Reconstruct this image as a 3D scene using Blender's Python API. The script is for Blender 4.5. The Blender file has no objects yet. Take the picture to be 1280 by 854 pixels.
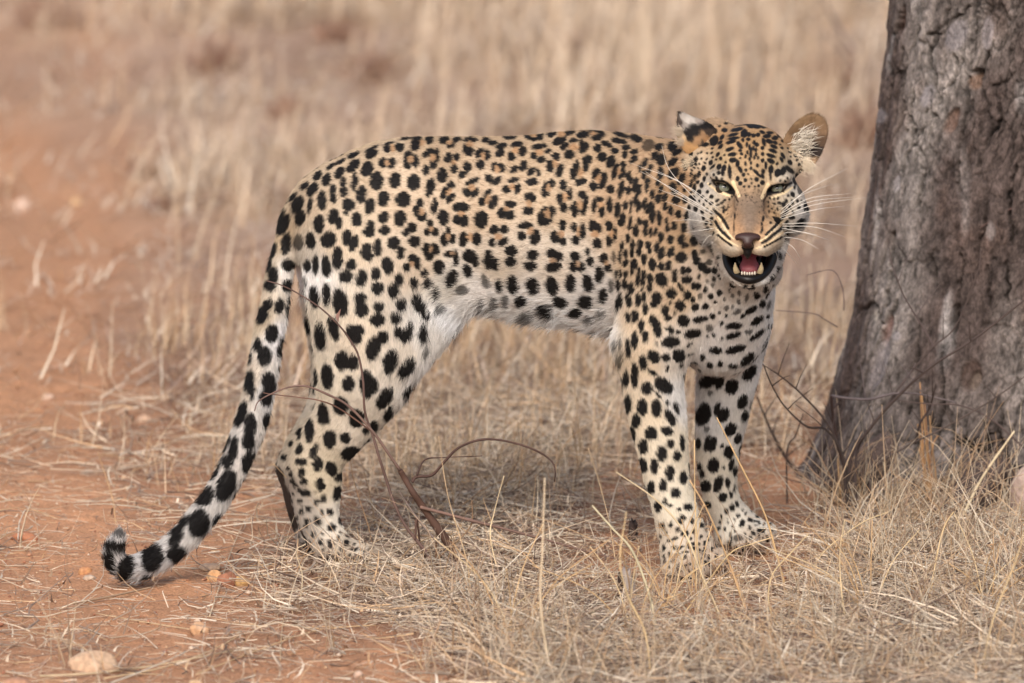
import bpy, math, random
import numpy as np
from mathutils import Vector, noise as mnoise

random.seed(7)
RNG = np.random.default_rng(7)
scene = bpy.context.scene
COL = scene.collection

# ------------------------------------------------------------------ camera
CAM = np.array([0.0, -15.0, 2.4])
F_PX = 13563.0                      # focal length in photograph pixels (1280 wide)
PITCH = math.radians(7.937)         # looking down
cam_data = bpy.data.cameras.new('camera')
cam = bpy.data.objects.new('camera', cam_data)
COL.objects.link(cam)
cam.location = CAM.tolist()
cam.rotation_euler = (math.radians(90) - PITCH, 0, 0)
cam_data.sensor_width = 22.3
cam_data.lens = F_PX * 22.3 / 1280
cam_data.clip_start = 0.5
cam_data.clip_end = 3000
cam_data.dof.use_dof = True
cam_data.dof.focus_distance = 14.95
cam_data.dof.aperture_fstop = 236.3 / 66.0
scene.camera = cam

# ------------------------------------------------------------------ sky, sun, exposure
world = bpy.data.worlds.new('World')
scene.world = world
world.use_nodes = True
wn = world.node_tree
bg = wn.nodes['Background']
sky = wn.nodes.new('ShaderNodeTexSky')
sky.sky_type = 'NISHITA'
sky.sun_disc = False
SUN_EL, SUN_AZ = math.radians(39), math.radians(190)   # azimuth: from behind the camera, a little left
sky.sun_elevation = SUN_EL
sky.sun_rotation = SUN_AZ
sky.dust_density = 4.0
sky.air_density = 1.0
wn.links.new(sky.outputs[0], bg.inputs[0])
bg.inputs[1].default_value = 0.13
sun_d = bpy.data.lights.new('sun', 'SUN')
sun = bpy.data.objects.new('sun', sun_d)
COL.objects.link(sun)
sun_d.energy = 1.65
sun_d.angle = math.radians(32)
sun_d.color = (1.0, 0.965, 0.92)
_sd = Vector((math.sin(SUN_AZ) * math.cos(SUN_EL), math.cos(SUN_AZ) * math.cos(SUN_EL), math.sin(SUN_EL)))
sun.rotation_euler = _sd.to_track_quat('Z', 'Y').to_euler()
scene.view_settings.view_transform = 'Standard'
scene.view_settings.look = 'None'
scene.view_settings.gamma = 1.0
scene.view_settings.exposure = 0.45
scene.cycles.use_denoising = True
scene.cycles.denoising_prefilter = 'ACCURATE'
scene.cycles.max_bounces = 6
scene.cycles.diffuse_bounces = 3
scene.render.engine = 'CYCLES'
scene.cycles_curves.shape = 'RIBBONS' if hasattr(scene, 'cycles_curves') else None

# ------------------------------------------------------------------ picture <-> place
KPX = 15.19 / F_PX                  # metres per photograph pixel at the animal
_cp, _sp = math.cos(PITCH), math.sin(PITCH)
def W(px, py, Y):
    """point of the place seen at photograph pixel (px, py) on the upright plane y = Y"""
    u = (np.asarray(px, float) - 640) / F_PX
    v = -(np.asarray(py, float) - 427) / F_PX
    dy = _cp + v * _sp
    dz = -_sp + v * _cp
    t = (np.asarray(Y, float) - CAM[1]) / dy
    return np.stack([CAM[0] + t * u, CAM[1] + t * dy, CAM[2] + t * dz], -1)
def G(px, py):
    """point of the level ground (z = 0) seen at a pixel"""
    u = (px - 640) / F_PX; v = -(py - 427) / F_PX
    dy = _cp + v * _sp; dz = -_sp + v * _cp
    t = -CAM[2] / dz
    return np.array([CAM[0] + t * u, CAM[1] + t * dy, 0.0])
def PX(P):
    d = P - CAM
    depth = d[..., 1] * _cp - d[..., 2] * _sp
    up = d[..., 1] * _sp + d[..., 2] * _cp
    return np.stack([640 + d[..., 0] / depth * F_PX, 427 - up / depth * F_PX], -1), depth

# ------------------------------------------------------------------ small helpers
def lin(c):
    c = np.asarray(c, float) / 255.0
    return np.where(c <= 0.04045, c / 12.92, ((c + 0.055) / 1.055) ** 2.4)
def lin4(r, g, b, s=1.0):
    a = lin((r, g, b)) * s
    return (float(a[0]), float(a[1]), float(a[2]), 1.0)

def vnoise(P, scale, seed=0):
    """smooth value noise, vectorised; P (N,3) -> (N,) in -1..1"""
    Q = P * scale + seed * 17.31
    i = np.floor(Q).astype(np.int64); f = Q - i; f = f * f * (3 - 2 * f)
    def h(a, b, c):
        n = (a * 374761393 + b * 668265263 + c * 2147483647 + seed * 974634777) & 0xFFFFFFFF
        n = ((n ^ (n >> 13)) * 1274126177) & 0xFFFFFFFF
        n = n ^ (n >> 16)
        return (n & 0xFFFF) / 32767.5 - 1
    x, y, z = i[:, 0], i[:, 1], i[:, 2]
    fx, fy, fz = f[:, 0], f[:, 1], f[:, 2]
    r = 0
    for dx in (0, 1):
        for dy in (0, 1):
            for dz in (0, 1):
                w = (fx if dx else 1 - fx) * (fy if dy else 1 - fy) * (fz if dz else 1 - fz)
                r = r + w * h(x + dx, y + dy, z + dz)
    return r
def fbm(P, scale, oct=4, seed=0):
    r = 0; a = 1; t = 0
    for o in range(oct):
        r = r + a * vnoise(P, scale * 2 ** o, seed + o); t += a; a *= 0.5
    return r / t

def mesh_obj(name, V, Fq=None, mat=None, parent=None, smooth=True, cols=None, F3=None):
    """numpy vertices + quads (and/or triangles) -> one mesh object"""
    me = bpy.data.meshes.new(name)
    V = np.asarray(V, np.float32)
    loops = []; starts = []; tot = 0
    if Fq is not None and len(Fq):
        Fq = np.asarray(Fq, np.int32); loops.append(Fq.ravel()); starts.append(np.arange(len(Fq)) * 4); tot = len(Fq) * 4
    if F3 is not None and len(F3):
        F3 = np.asarray(F3, np.int32); loops.append(F3.ravel()); starts.append(tot + np.arange(len(F3)) * 3)
    loops = np.concatenate(loops); starts = np.concatenate(starts)
    me.vertices.add(len(V)); me.vertices.foreach_set('co', V.ravel())
    me.loops.add(len(loops)); me.loops.foreach_set('vertex_index', loops.astype(np.int32))
    me.polygons.add(len(starts)); me.polygons.foreach_set('loop_start', starts.astype(np.int32))
    me.update(calc_edges=True)
    if smooth:
        me.polygons.foreach_set('use_smooth', np.ones(len(starts), bool))
    if cols is not None:
        a = me.color_attributes.new('col', 'FLOAT_COLOR', 'POINT')
        c4 = np.ones((len(V), 4), np.float32); c4[:, :3] = cols
        a.data.foreach_set('color', c4.ravel())
    if mat: me.materials.append(mat)
    o = bpy.data.objects.new(name, me)
    COL.objects.link(o)
    if parent: o.parent = parent
    return o
def empty(name, loc=(0, 0, 0)):
    o = bpy.data.objects.new(name, None); COL.objects.link(o)
    o.location = [float(v) for v in loc]
    o.empty_display_size = 0.05
    return o
def tag(o, label=None, cat=None, group=None, kind=None):
    if label: o['label'] = label
    if cat: o['category'] = cat
    if group: o['group'] = group
    if kind: o['kind'] = kind
    return o
def into(o, parent):
    """parent, keeping the mesh where it stands (parent is an unrotated Empty)"""
    o.parent = parent
    o.location = [-v for v in parent.location]
    return o

def material(name, rough=0.8, spec=0.3, color=None, attr=None, build=None):
    m = bpy.data.materials.new(name); m.use_nodes = True
    nt = m.node_tree; b = nt.nodes['Principled BSDF']
    b.inputs['Roughness'].default_value = rough
    b.inputs['Specular IOR Level'].default_value = spec
    if color: b.inputs['Base Color'].default_value = color
    if attr:
        a = nt.nodes.new('ShaderNodeAttribute'); a.attribute_name = attr
        nt.links.new(a.outputs['Color'], b.inputs['Base Color'])
    if build: build(nt, b)
    return m

def tube_arrays(pts, rad, sides=6, close=True):
    """swept tube along pts (n,3) with radii (n,)"""
    pts = np.asarray(pts, float); n = len(pts)
    rad = np.broadcast_to(np.asarray(rad, float), (n,))
    T = np.gradient(pts, axis=0); T /= np.linalg.norm(T, axis=1, keepdims=True) + 1e-12
    ref = np.array([0.13, 0.2, 1.0]) if abs(T[0, 2]) < 0.8 else np.array([1.0, 0.2, 0.1])
    A = np.cross(T, ref); A /= np.linalg.norm(A, axis=1, keepdims=True) + 1e-12
    B = np.cross(T, A)
    th = np.arange(sides) * 2 * math.pi / sides
    ring = A[:, None, :] * np.cos(th)[None, :, None] + B[:, None, :] * np.sin(th)[None, :, None]
    V = (pts[:, None, :] + ring * rad[:, None, None]).reshape(-1, 3)
    i = np.arange(n - 1)[:, None] * sides; j = np.arange(sides)[None, :]; j2 = (j + 1) % sides
    Q = np.stack([i + j, i + j2, i + sides + j2, i + sides + j], -1).reshape(-1, 4)
    T3 = []
    if close:
        V = np.vstack([V, pts[:1], pts[-1:]]); a = n * sides; b = a + 1
        for q in range(sides):
            T3.append((a, (q + 1) % sides, q)); T3.append((b, (n - 1) * sides + q, (n - 1) * sides + (q + 1) % sides))
    return V, Q, np.array(T3, int).reshape(-1, 3)
def spline(pts, n):
    """Catmull-Rom resample of an (m,k) table to n rows"""
    P = np.asarray(pts, float); m = len(P)
    if m == 2:
        t = np.linspace(0, 1, n)[:, None]; return P[0] * (1 - t) + P[1] * t
    E = np.vstack([2 * P[0] - P[1], P, 2 * P[-1] - P[-2]])
    t = np.linspace(0, m - 1 - 1e-9, n); i = t.astype(int); f = (t - i)[:, None]
    p0, p1, p2, p3 = E[i], E[i + 1], E[i + 2], E[i + 3]
    return 0.5 * ((2 * p1) + (-p0 + p2) * f + (2 * p0 - 5 * p1 + 4 * p2 - p3) * f ** 2 + (-p0 + 3 * p1 - 3 * p2 + p3) * f ** 3)
def tube(name, pts, rad, mat, parent=None, sides=6, n=None):
    tab = np.column_stack([np.asarray(pts, float), np.broadcast_to(rad, (len(pts),))])
    if n: tab = spline(tab, n)
    V, Q, T = tube_arrays(tab[:, :3], np.maximum(tab[:, 3], 1e-5), sides)
    o = mesh_obj(name, V, Q, mat, None, True, None, T)
    if parent: into(o, parent)
    return o
# ------------------------------------------------------------------ coat pattern
# rows: x y rx ry angle kind, in enlargements of the coat: each sheet has its corner and its scale; kind: '' black, f faded, t tan rosette centre
SHEETS = []
def sheet(x0, y0, s, txt):
    for r in txt.replace('\n', ';').split(';'):
        r = r.split()
        if len(r) < 4: continue
        k = ''
        if r[-1] in 'ft': k = r[-1]; r = r[:-1]
        v = [float(q) for q in r]
        a = v[4] if len(v) > 4 else 0.0
        SHEETS.append((x0 + v[0] / s, y0 + v[1] / s, v[2] / s, v[3] / s, a, k))
sheet(330, 150, 6.4, '''1165 140 12 75 75;1000 190 10 50 75;985 232 30 26;1085 222 36 28 60;1030 228 22 28 0 t;860 232 12 60 65;860 275 32 52 60
715 282 20 50 65;610 335 16 45 60;535 375 16 40 55;950 340 33 38;1020 345 30 45 20;985 345 20 22 0 t;825 395 45 60 25;715 365 35 65 45;605 425 33 50 35
500 480 33 50 20;430 450 25 45 40;900 490 50 70 5;1048 485 42 62 5;722 495 26 70 5;635 500 24 40 5;638 572 28 42 5;550 555 24 40 10;555 625 25 45 -5
780 595 36 72 10;385 560 35 60 35;325 530 22 40 45;465 645 35 75;675 680 50 48 20;660 735 18 30;955 630 45 60 10;1115 635 60 58;845 690 40 60 15
270 680 40 75 25;365 690 20 62 12;235 620 18 45 35;290 785 38 60 15;555 775 42 62 15;740 795 42 55 5;955 780 38 48 20;1090 790 45 60;145 775 18 60 25;180 810 25 60 20''')
sheet(330, 270, 6.4, '''90 80 14 90 25;155 80 38 85 25;440 65 42 70;600 62 27 50 5;850 65 28 30;843 125 48 42;965 115 38 38;1185 95 35 35;1135 133 28 32
180 225 40 85 12;280 215 35 60 0 f;375 200 38 62 -8;515 190 55 65 15;660 175 36 62 10;715 222 36 65 18;815 280 38 62 15;838 325 32 45;910 255 33 68;1035 215 45 50 20
1205 205 45 42 30;1093 295 33 50 5;60 275 38 65 12;25 395 32 60 12;190 395 50 48;75 480 38 65 5;50 560 45 45;348 400 26 50;414 390 24 78;498 405 36 82 -6;588 340 42 88
698 390 40 42;655 485 55 48 -10;780 500 38 70 18;893 465 34 50;905 580 48 45;990 400 45 70 -12;1190 345 35 40;1225 380 28 45;1140 412 28 35;1185 385 22 22 0 t;1082 515 33 50;1035 600 40 60 5
1197 540 30 45;190 565 48 45;315 545 28 60 0 f;120 725 38 62 8;190 740 20 80 5;405 650 35 85 -8;500 630 30 90;610 690 55 110 -10;770 665 48 45;778 755 55 52;918 730 40 42
1097 712 38 50 15;1215 670 40 48;1250 730 50 48;360 835 30 30;545 840 30 30''')
sheet(500, 150, 6.4, '''300 100 8 75 92;470 105 8 70 92;650 105 10 70 95;780 122 16 35 90;930 100 10 60 85;130 185 38 62 20;235 160 30 38 30;175 185 20 25 0 t;65 320 38 72 5;125 330 24 50;85 315 18 35 0 t
18 215 18 25;350 160 30 40 50;455 160 20 35 80;405 205 20 35 70;400 180 22 18 0 t;565 160 18 55 90;545 240 50 38 60;560 195 25 22 0 t;685 165 20 32 80;740 185 20 38 80;885 135 20 55 80
1030 130 28 40 -50;1115 130 30 35;1075 95 14 40 90;1070 155 18 40 90;1070 125 22 18 0 t;230 265 28 50 60;295 280 20 60;262 355 30 40 -10;260 300 22 35 0 t;205 405 27 38;385 305 30 42 5;452 300 24 30
435 390 26 38;430 340 18 20 0 t;635 265 26 42 35;697 280 24 42;665 290 18 30 0 t;645 360 36 36 -20;540 375 28 42;500 440 24 38 50;810 210 22 45 75;800 265 28 38 60
935 195 22 48 80;890 295 30 36;980 250 30 38 20;925 245 25 28 0 t;1115 212 22 60 80;1185 250 18 30 80;1072 290 26 28;1130 320 24 34 70;1115 260 32 26 0 t;755 375 24 36 25;812 385 28 36;780 395 20 30 0 t
715 470 28 34;775 485 22 45 60;985 370 30 42 15;910 400 24 36 60;1050 410 22 40 40;1105 420 18 28;1055 495 45 32;905 480 20 45 80;850 558 30 30;940 552 26 40 20;895 535 22 28 0 t
110 500 50 62;240 540 36 72 12;338 445 40 58;405 525 26 38 20;355 585 26 45 20;402 630 26 48 40;395 575 16 28 30 t;580 490 20 58 65;600 580 26 45 40;535 580 30 35 -50;570 540 24 28 0 t
705 585 22 42 50;658 655 28 36 20;745 655 34 55 25;700 635 16 40 20 t;890 672 42 28;815 745 38 40;880 760 38 40;850 710 20 20 0 t;1040 620 42 40;1025 725 42 36;1030 670 22 30 0 t;1165 560 30 60 10;1210 510 30 34;1188 545 18 30 0 t
1145 770 34 75 15;1210 730 30 42;1178 750 18 40 0 t;160 665 26 38;135 730 30 45;175 775 42 35;172 738 22 26 0 t;275 690 26 62 10;345 780 40 62 -10;490 700 38 62 90;460 800 34 34;515 810 30 45;490 752 28 22 0 t;650 800 55 65;245 830 22 35;95 840 30 20''')
sheet(500, 270, 6.4, '''245 70 20 38;220 130 26 32;280 128 26 34;248 105 14 20 0 t;385 125 20 35;355 190 28 52;418 185 24 38;388 165 14 30 0 t;505 190 30 60 10;615 185 34 50;560 170 22 32 0 t;755 110 35 38 20;835 108 32 32;738 210 24 32;825 205 26 48 60;785 165 30 30 0 t
1000 78 28 55 80;975 160 34 34;1080 170 38 60 8;1040 120 22 35 30 t;210 265 33 50;280 265 28 48 -25;235 320 38 36;245 268 14 26 0 t;395 305 25 42 80;448 335 22 60;422 300 14 20 0 t;555 320 48 52 -20;605 365 24 50;710 350 38 75;765 390 28 52
890 280 45 42 10;885 370 42 40;1058 312 34 48 90;1045 398 35 52 90;312 410 42 55;195 458 27 34 20;222 540 38 40 20;410 500 42 68 20;540 440 34 52 -20;495 590 45 40 0 f;680 520 32 55 -15 f;790 560 26 55 -8
900 550 45 72;1060 560 45 65 -10;290 620 24 50;210 800 32 36 20;320 745 35 35 0 f;965 685 48 45 -30;1160 760 38 65 -60;1020 800 50 40 0 f;650 720 20 50 0 f;750 700 25 50 0 f;840 690 25 50 0 f''')
sheet(670, 270, 6.4, '''75 25 50 50;210 75 30 42 5;155 170 34 48;215 205 28 34;200 145 24 30 0 t;305 90 22 38;375 120 20 62;320 195 34 38;340 130 18 40 0 t;455 80 36 42 -20;505 100 24 35;490 220 34 40 -15;472 145 28 30 0 t;585 80 28 36;585 195 24 52;630 150 14 60;607 145 16 36 0 t
125 300 38 38;180 325 36 36;140 410 36 62 75;135 358 28 20 0 t;315 325 38 38;300 405 34 40;360 410 28 40;335 385 18 24 0 t;412 285 18 26;435 365 28 36;545 340 32 42;572 415 28 38;560 378 18 16 0 t;127 560 45 72 -15;275 540 40 70;415 540 40 68 -15;503 470 34 62;600 560 22 50 0 f;535 640 32 62
190 690 42 58 -60;395 690 55 52 -20;75 750 60 45 0 f;315 780 35 55 80;520 780 25 40 0 f;430 825 40 30 0 f;640 460 10 35;675 465 12 35;655 560 18 50;675 680 20 60;650 720 12 60;620 330 14 45 0 f;668 330 16 45;685 245 14 42 5
688 30 26 55 10;750 60 16 60 10;735 180 16 38 5;770 235 18 45;768 300 18 30;720 300 16 35;715 375 20 35 20;790 385 22 42 -8;765 400 12 40;768 450 14 28;830 230 24 40 10;825 290 18 36;900 232 24 30 -10;908 280 14 26;830 45 18 30;800 120 24 50 -5;877 65 20 34;875 125 18 36
925 20 18 36;985 35 18 40 -5;915 130 14 34;955 125 16 38 10;1047 45 14 32;1050 105 18 28;998 170 20 40 5;1073 190 26 32;1108 80 18 34;1180 95 24 40;1163 190 30 38 10;1190 238 28 24;965 250 20 40 5;1003 300 26 50 12;1080 290 28 48 30;865 348 22 42;930 390 28 48 -8;1000 403 24 32;1065 398 24 36
1160 330 45 42 -20;1180 440 24 28;1225 435 20 24;1110 450 18 26;1108 505 18 34;1205 510 38 32;715 470 20 30;712 550 24 38;820 450 14 40 5;815 515 18 45 5;862 470 18 36;855 525 18 38;915 505 24 45;908 580 20 34;1003 510 42 55 -25;762 580 22 48;1083 620 40 42
1150 560 16 26 -40;1165 595 12 20;1210 635 30 36 -20;740 675 24 56 -8;818 668 22 50;863 655 16 40;965 660 38 50;940 710 28 32;872 745 24 44;1255 670 18 24;1150 720 38 45 -15;1035 755 30 40;1055 810 28 30;790 800 28 50;735 810 20 40;935 835 32 30;1260 200 30 40;1265 560 20 30;1265 735 20 30''')
sheet(670, 150, 6.4, '''340 45 18 75 93;520 62 12 50 105;680 120 16 75 108;800 150 25 50 110;130 110 24 40 60;270 100 24 45 60;190 165 30 58 65;205 118 30 22 0 t;380 118 24 55 80;490 140 26 50 80;480 92 16 50 95;530 110 16 32 120;462 112 28 14 0 t
300 168 18 36 80;228 212 24 36 50;385 225 32 48 40;365 185 14 30;268 278 38 36;305 220 38 26 0 t;160 295 32 30;112 372 28 48;190 405 28 55 15;155 350 20 30 0 t;490 228 30 34 20;565 195 20 50 110;665 170 22 60 100;718 222 20 34 90;710 280 20 32;628 250 30 24;528 298 36 38 20;600 335 34 50 25
785 255 20 34 70;780 315 22 40 35;410 320 38 38;400 380 22 40;312 400 30 75 15;358 495 26 48 65;360 425 24 42 0 t;480 430 30 46 20;545 465 26 42;530 515 26 36 20;460 535 32 38 -20;500 472 22 36 0 t;598 555 34 32;635 410 24 65 18;685 430 24 50 20;700 355 22 24;662 405 14 30 0 t
218 525 28 40;270 590 20 48;190 630 26 44;222 705 28 36;235 620 18 40 0 t;372 600 34 30;312 715 28 62;385 700 24 66 8;402 640 14 40;350 680 20 40 0 t;465 690 20 56;505 635 36 20;527 735 24 42;590 680 24 60;520 680 22 26 0 t;215 830 28 30
680 560 22 70 12;738 445 18 38 15;760 485 20 30 10;795 520 20 60 15;740 565 20 36 5;825 560 20 45 20;650 720 24 60 5;710 690 18 38 5;800 640 20 55 12;760 690 12 55 5;822 690 18 42 10;870 670 16 50 10;890 520 20 60 10;865 440 20 36 10;870 340 18 40 20;830 390 14 36 20;915 390 18 40 20
910 705 28 50 25;930 595 22 38 5;945 290 24 42 40;1000 320 36 45 20;995 425 24 50 5;975 500 14 30;1000 555 20 32 10;978 630 20 34 10;1030 620 20 36 20;1032 690 18 34 5;1080 725 20 36;935 770 20 60 5;985 780 20 55 -5;1090 215 38 38 20;1125 262 22 42 60;1090 340 26 46 50;1070 150 22 42 55
985 215 26 35 60;1100 430 35 55 45;1165 470 24 50 30;900 205 40 50 50 f;1095 530 24 32;1110 575 30 20;1120 640 30 30;1190 640 20 30;1140 755 24 30''')
sheet(340, 395, 5.818, '''270 70 24 60 -8;355 150 36 100 -5;452 95 36 85 -12;575 115 40 45;635 110 35 45;610 165 45 50;765 30 55 45;900 20 42 40;800 160 42 50 15;735 240 48 85 12;965 145 48 45 10;1000 85 28 46 10;915 120 30 35;1100 130 32 68;860 335 48 90 12;980 375 45 80 38;510 325 52 65;585 340 42 55
402 445 42 88 -5;316 455 18 55;300 550 32 38 10;558 497 42 55;690 500 48 95 -5;735 510 38 60;820 597 44 82 32;980 550 22 50 35;845 712 24 58 25;500 655 52 65 -10;370 712 38 75;612 745 55 65;200 830 18 25 15;1115 270 18 45 15 f''')
sheet(330, 525, 6.4, '''365 90 38 90;282 105 18 50 8;480 10 45 25;880 50 32 45;815 85 22 30;215 192 14 28 15;528 155 50 70;650 148 40 42;840 200 36 40 20;695 270 50 78 80;280 235 26 45 20;400 250 28 65 22;160 305 25 28;296 333 28 45 95;432 355 40 58;540 390 42 58 -25;628 450 30 70 65;195 390 15 18;215 438 18 16;300 422 28 35 5
228 487 22 18;250 525 24 18;278 562 16 18;322 495 30 28;452 520 36 52;332 587 36 28;585 590 34 55 20;478 630 22 35 -5;420 655 22 25;283 650 22 20;300 690 14 12;360 710 26 22;298 738 20 16;465 740 18 22;530 740 26 32 -20;608 808 14 32 -15;428 815 32 34;347 805 22 22;338 845 18 20''')
sheet(330, 600, 6.4, '''538 382 34 30;610 420 14 14;395 437 18 22;475 432 10 14;448 500 22 20;535 510 28 32;655 505 28 28;620 553 20 20;585 610 24 18;685 598 12 12;705 635 10 20;775 620 14 12;670 450 10 22 110;850 550 10 24 70;735 555 10 20 60;720 515 10 10''')
sheet(750, 390, 5.818, '''300 105 22 48 5;378 60 20 35 -5;415 120 30 65 -12;330 180 22 42;252 210 24 62;205 270 18 70 -3;605 65 42 42;510 128 18 32 -60;568 148 16 16;795 118 24 24 0 f;675 160 32 62 80;515 220 38 64 88;650 240 12 26 60;410 235 10 10;312 370 28 50 -5;390 328 38 48 -35;478 332 28 30
572 320 44 46;655 315 10 24 70;592 392 12 20 30;252 465 26 90;190 488 22 60;155 550 16 55 -3;382 440 16 34 -50;345 555 38 46;462 535 45 72 -50;490 415 10 25;430 610 14 30 -40;490 665 16 16;205 675 24 68;308 695 36 58;410 700 36 60;510 768 30 62 -28;555 705 16 45 -20;115 240 10 40 0 f;148 240 10 45 0 f;152 350 14 60 8 f;130 370 10 60 0 f
970 170 22 55 68;1080 145 14 28 80 f;1140 170 16 65 55;840 282 24 45 90;985 272 26 72 75;745 335 16 26;1070 345 26 62 45;1085 445 36 62 40;800 390 22 20;875 380 20 22;965 395 16 34 85;712 440 22 36;792 502 44 66 50;870 515 28 50 25;958 545 42 52 25;690 555 16 20;805 590 24 18 0 f;1035 655 32 52 25
755 745 50 80 15;852 710 22 50 15;898 752 36 52 25;1050 760 20 42 15;1095 700 8 50 0 f''')
sheet(770, 510, 5.818, '''145 97 28 52;122 200 20 60 -8;255 187 42 48;370 165 28 46 -70;395 262 28 28;480 255 16 58 -8;200 283 32 50;335 335 38 52;445 352 28 38;197 418 30 52 -12;280 425 26 55 -5;392 472 32 52;487 512 28 46;257 583 26 46;342 565 28 42;435 620 34 32;305 720 28 40 -15;355 682 18 20;462 735 12 14;525 722 30 28;535 430 12 30
400 710 12 12;485 800 20 20;470 825 20 18;555 825 16 20;612 790 14 14;830 157 38 46 15;662 157 20 24 0 f;600 262 18 42;665 258 22 58 12;703 268 26 55 15;770 275 14 16;818 325 32 48 -5;884 225 24 36 15;952 145 10 30 0 f;910 305 16 50 10;712 420 38 52 10;612 430 14 26;628 480 18 28;840 415 18 44 10;865 462 14 34 5;783 432 8 12
745 555 30 60 20;655 572 36 38;812 548 18 36;860 588 10 24;835 630 14 26;775 652 30 34;845 725 16 26 -10;880 702 12 22 -20;802 752 18 20;670 705 24 24;605 670 20 24''')
sheet(800, 600, 6.4, '''242 360 16 22;185 370 18 32;155 360 10 14;420 330 20 22;322 335 20 22;358 428 30 26;435 410 20 22;278 468 24 18;230 487 16 16;270 540 18 16;190 545 12 25;430 545 18 16;430 510 20 12;365 575 30 10;300 600 12 16;335 535 20 8;495 362 18 20;482 292 16 16;640 470 12 20;630 385 16 16;725 440 12 16
822 342 18 26 -15;880 320 22 16;785 285 16 16;965 410 30 22;945 290 22 8;930 330 24 8;925 365 10 10;785 465 36 24 0 f''')
sheet(820, 300, 7.11, '''345 130 25 45 -15;365 190 30 50 -35;410 240 35 50 -45;455 275 35 30;525 275 26 30;590 322 40 30;418 105 24 20 0 f;475 200 30 26 0 f;558 155 14 16;415 25 24 20;500 45 20 40 0 f;370 415 30 32;440 440 18 30 5;460 365 18 16 0 f;507 400 16 16 0 f;275 500 30 34 -20;325 530 16 24;395 505 18 24 0 f
565 470 26 28;492 505 24 22;605 530 14 20 0 f;740 470 16 26 0 f;680 495 14 22 0 f;655 450 12 20 0 f;895 492 26 32;975 445 24 30;805 520 16 36 15 f;735 550 14 24 0 f;1025 345 14 20;1040 435 12 40 0 f;1100 150 14 30;1085 270 14 30;945 570 26 34;1000 580 14 40 20 f;355 600 28 32;442 592 28 26;630 608 20 22 0 f;680 595 12 20 0 f
840 628 24 62 58;770 675 14 24 50;720 640 20 36 60 f;505 682 22 28 -20;395 705 26 68 80;900 718 28 62 52;690 765 26 70 85;475 785 20 28 60 f''')
sheet(250, 330, 6.4, '''480 55 14 60 15;470 190 24 52 5;545 330 32 45 10;500 410 42 75 20;432 360 26 65 5;575 560 48 70;410 550 20 58;465 650 32 55 5;515 740 50 75 12;645 670 26 80 12;395 730 20 75 -2''')
sheet(220, 440, 6.4, '''590 240 38 85 5;608 320 26 65;740 250 48 85 -5;715 370 48 60;522 500 36 105 18;590 600 46 105 5;575 690 40 80 20;725 550 32 60 10;412 730 14 80 20;460 780 32 100 10''')
sheet(110, 550, 4.271, '''735 40 10 35 15;780 50 20 60 5;745 120 30 35;855 15 32 35 15;860 120 38 62 15;685 165 14 55 20;735 245 45 85 22;790 300 16 40 25;615 310 25 50 30;640 300 26 50 15;590 445 52 70 15;690 430 22 35 30;470 520 30 55 25;505 450 18 50 30;475 612 52 42;345 630 52 70 20;318 745 36 22;205 685 42 62 10;115 670 30 70;146 572 68 24;158 602 55 10 0 f;150 505 44 20 0 f''')
N_BODY_SPOTS = len(SHEETS)
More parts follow.
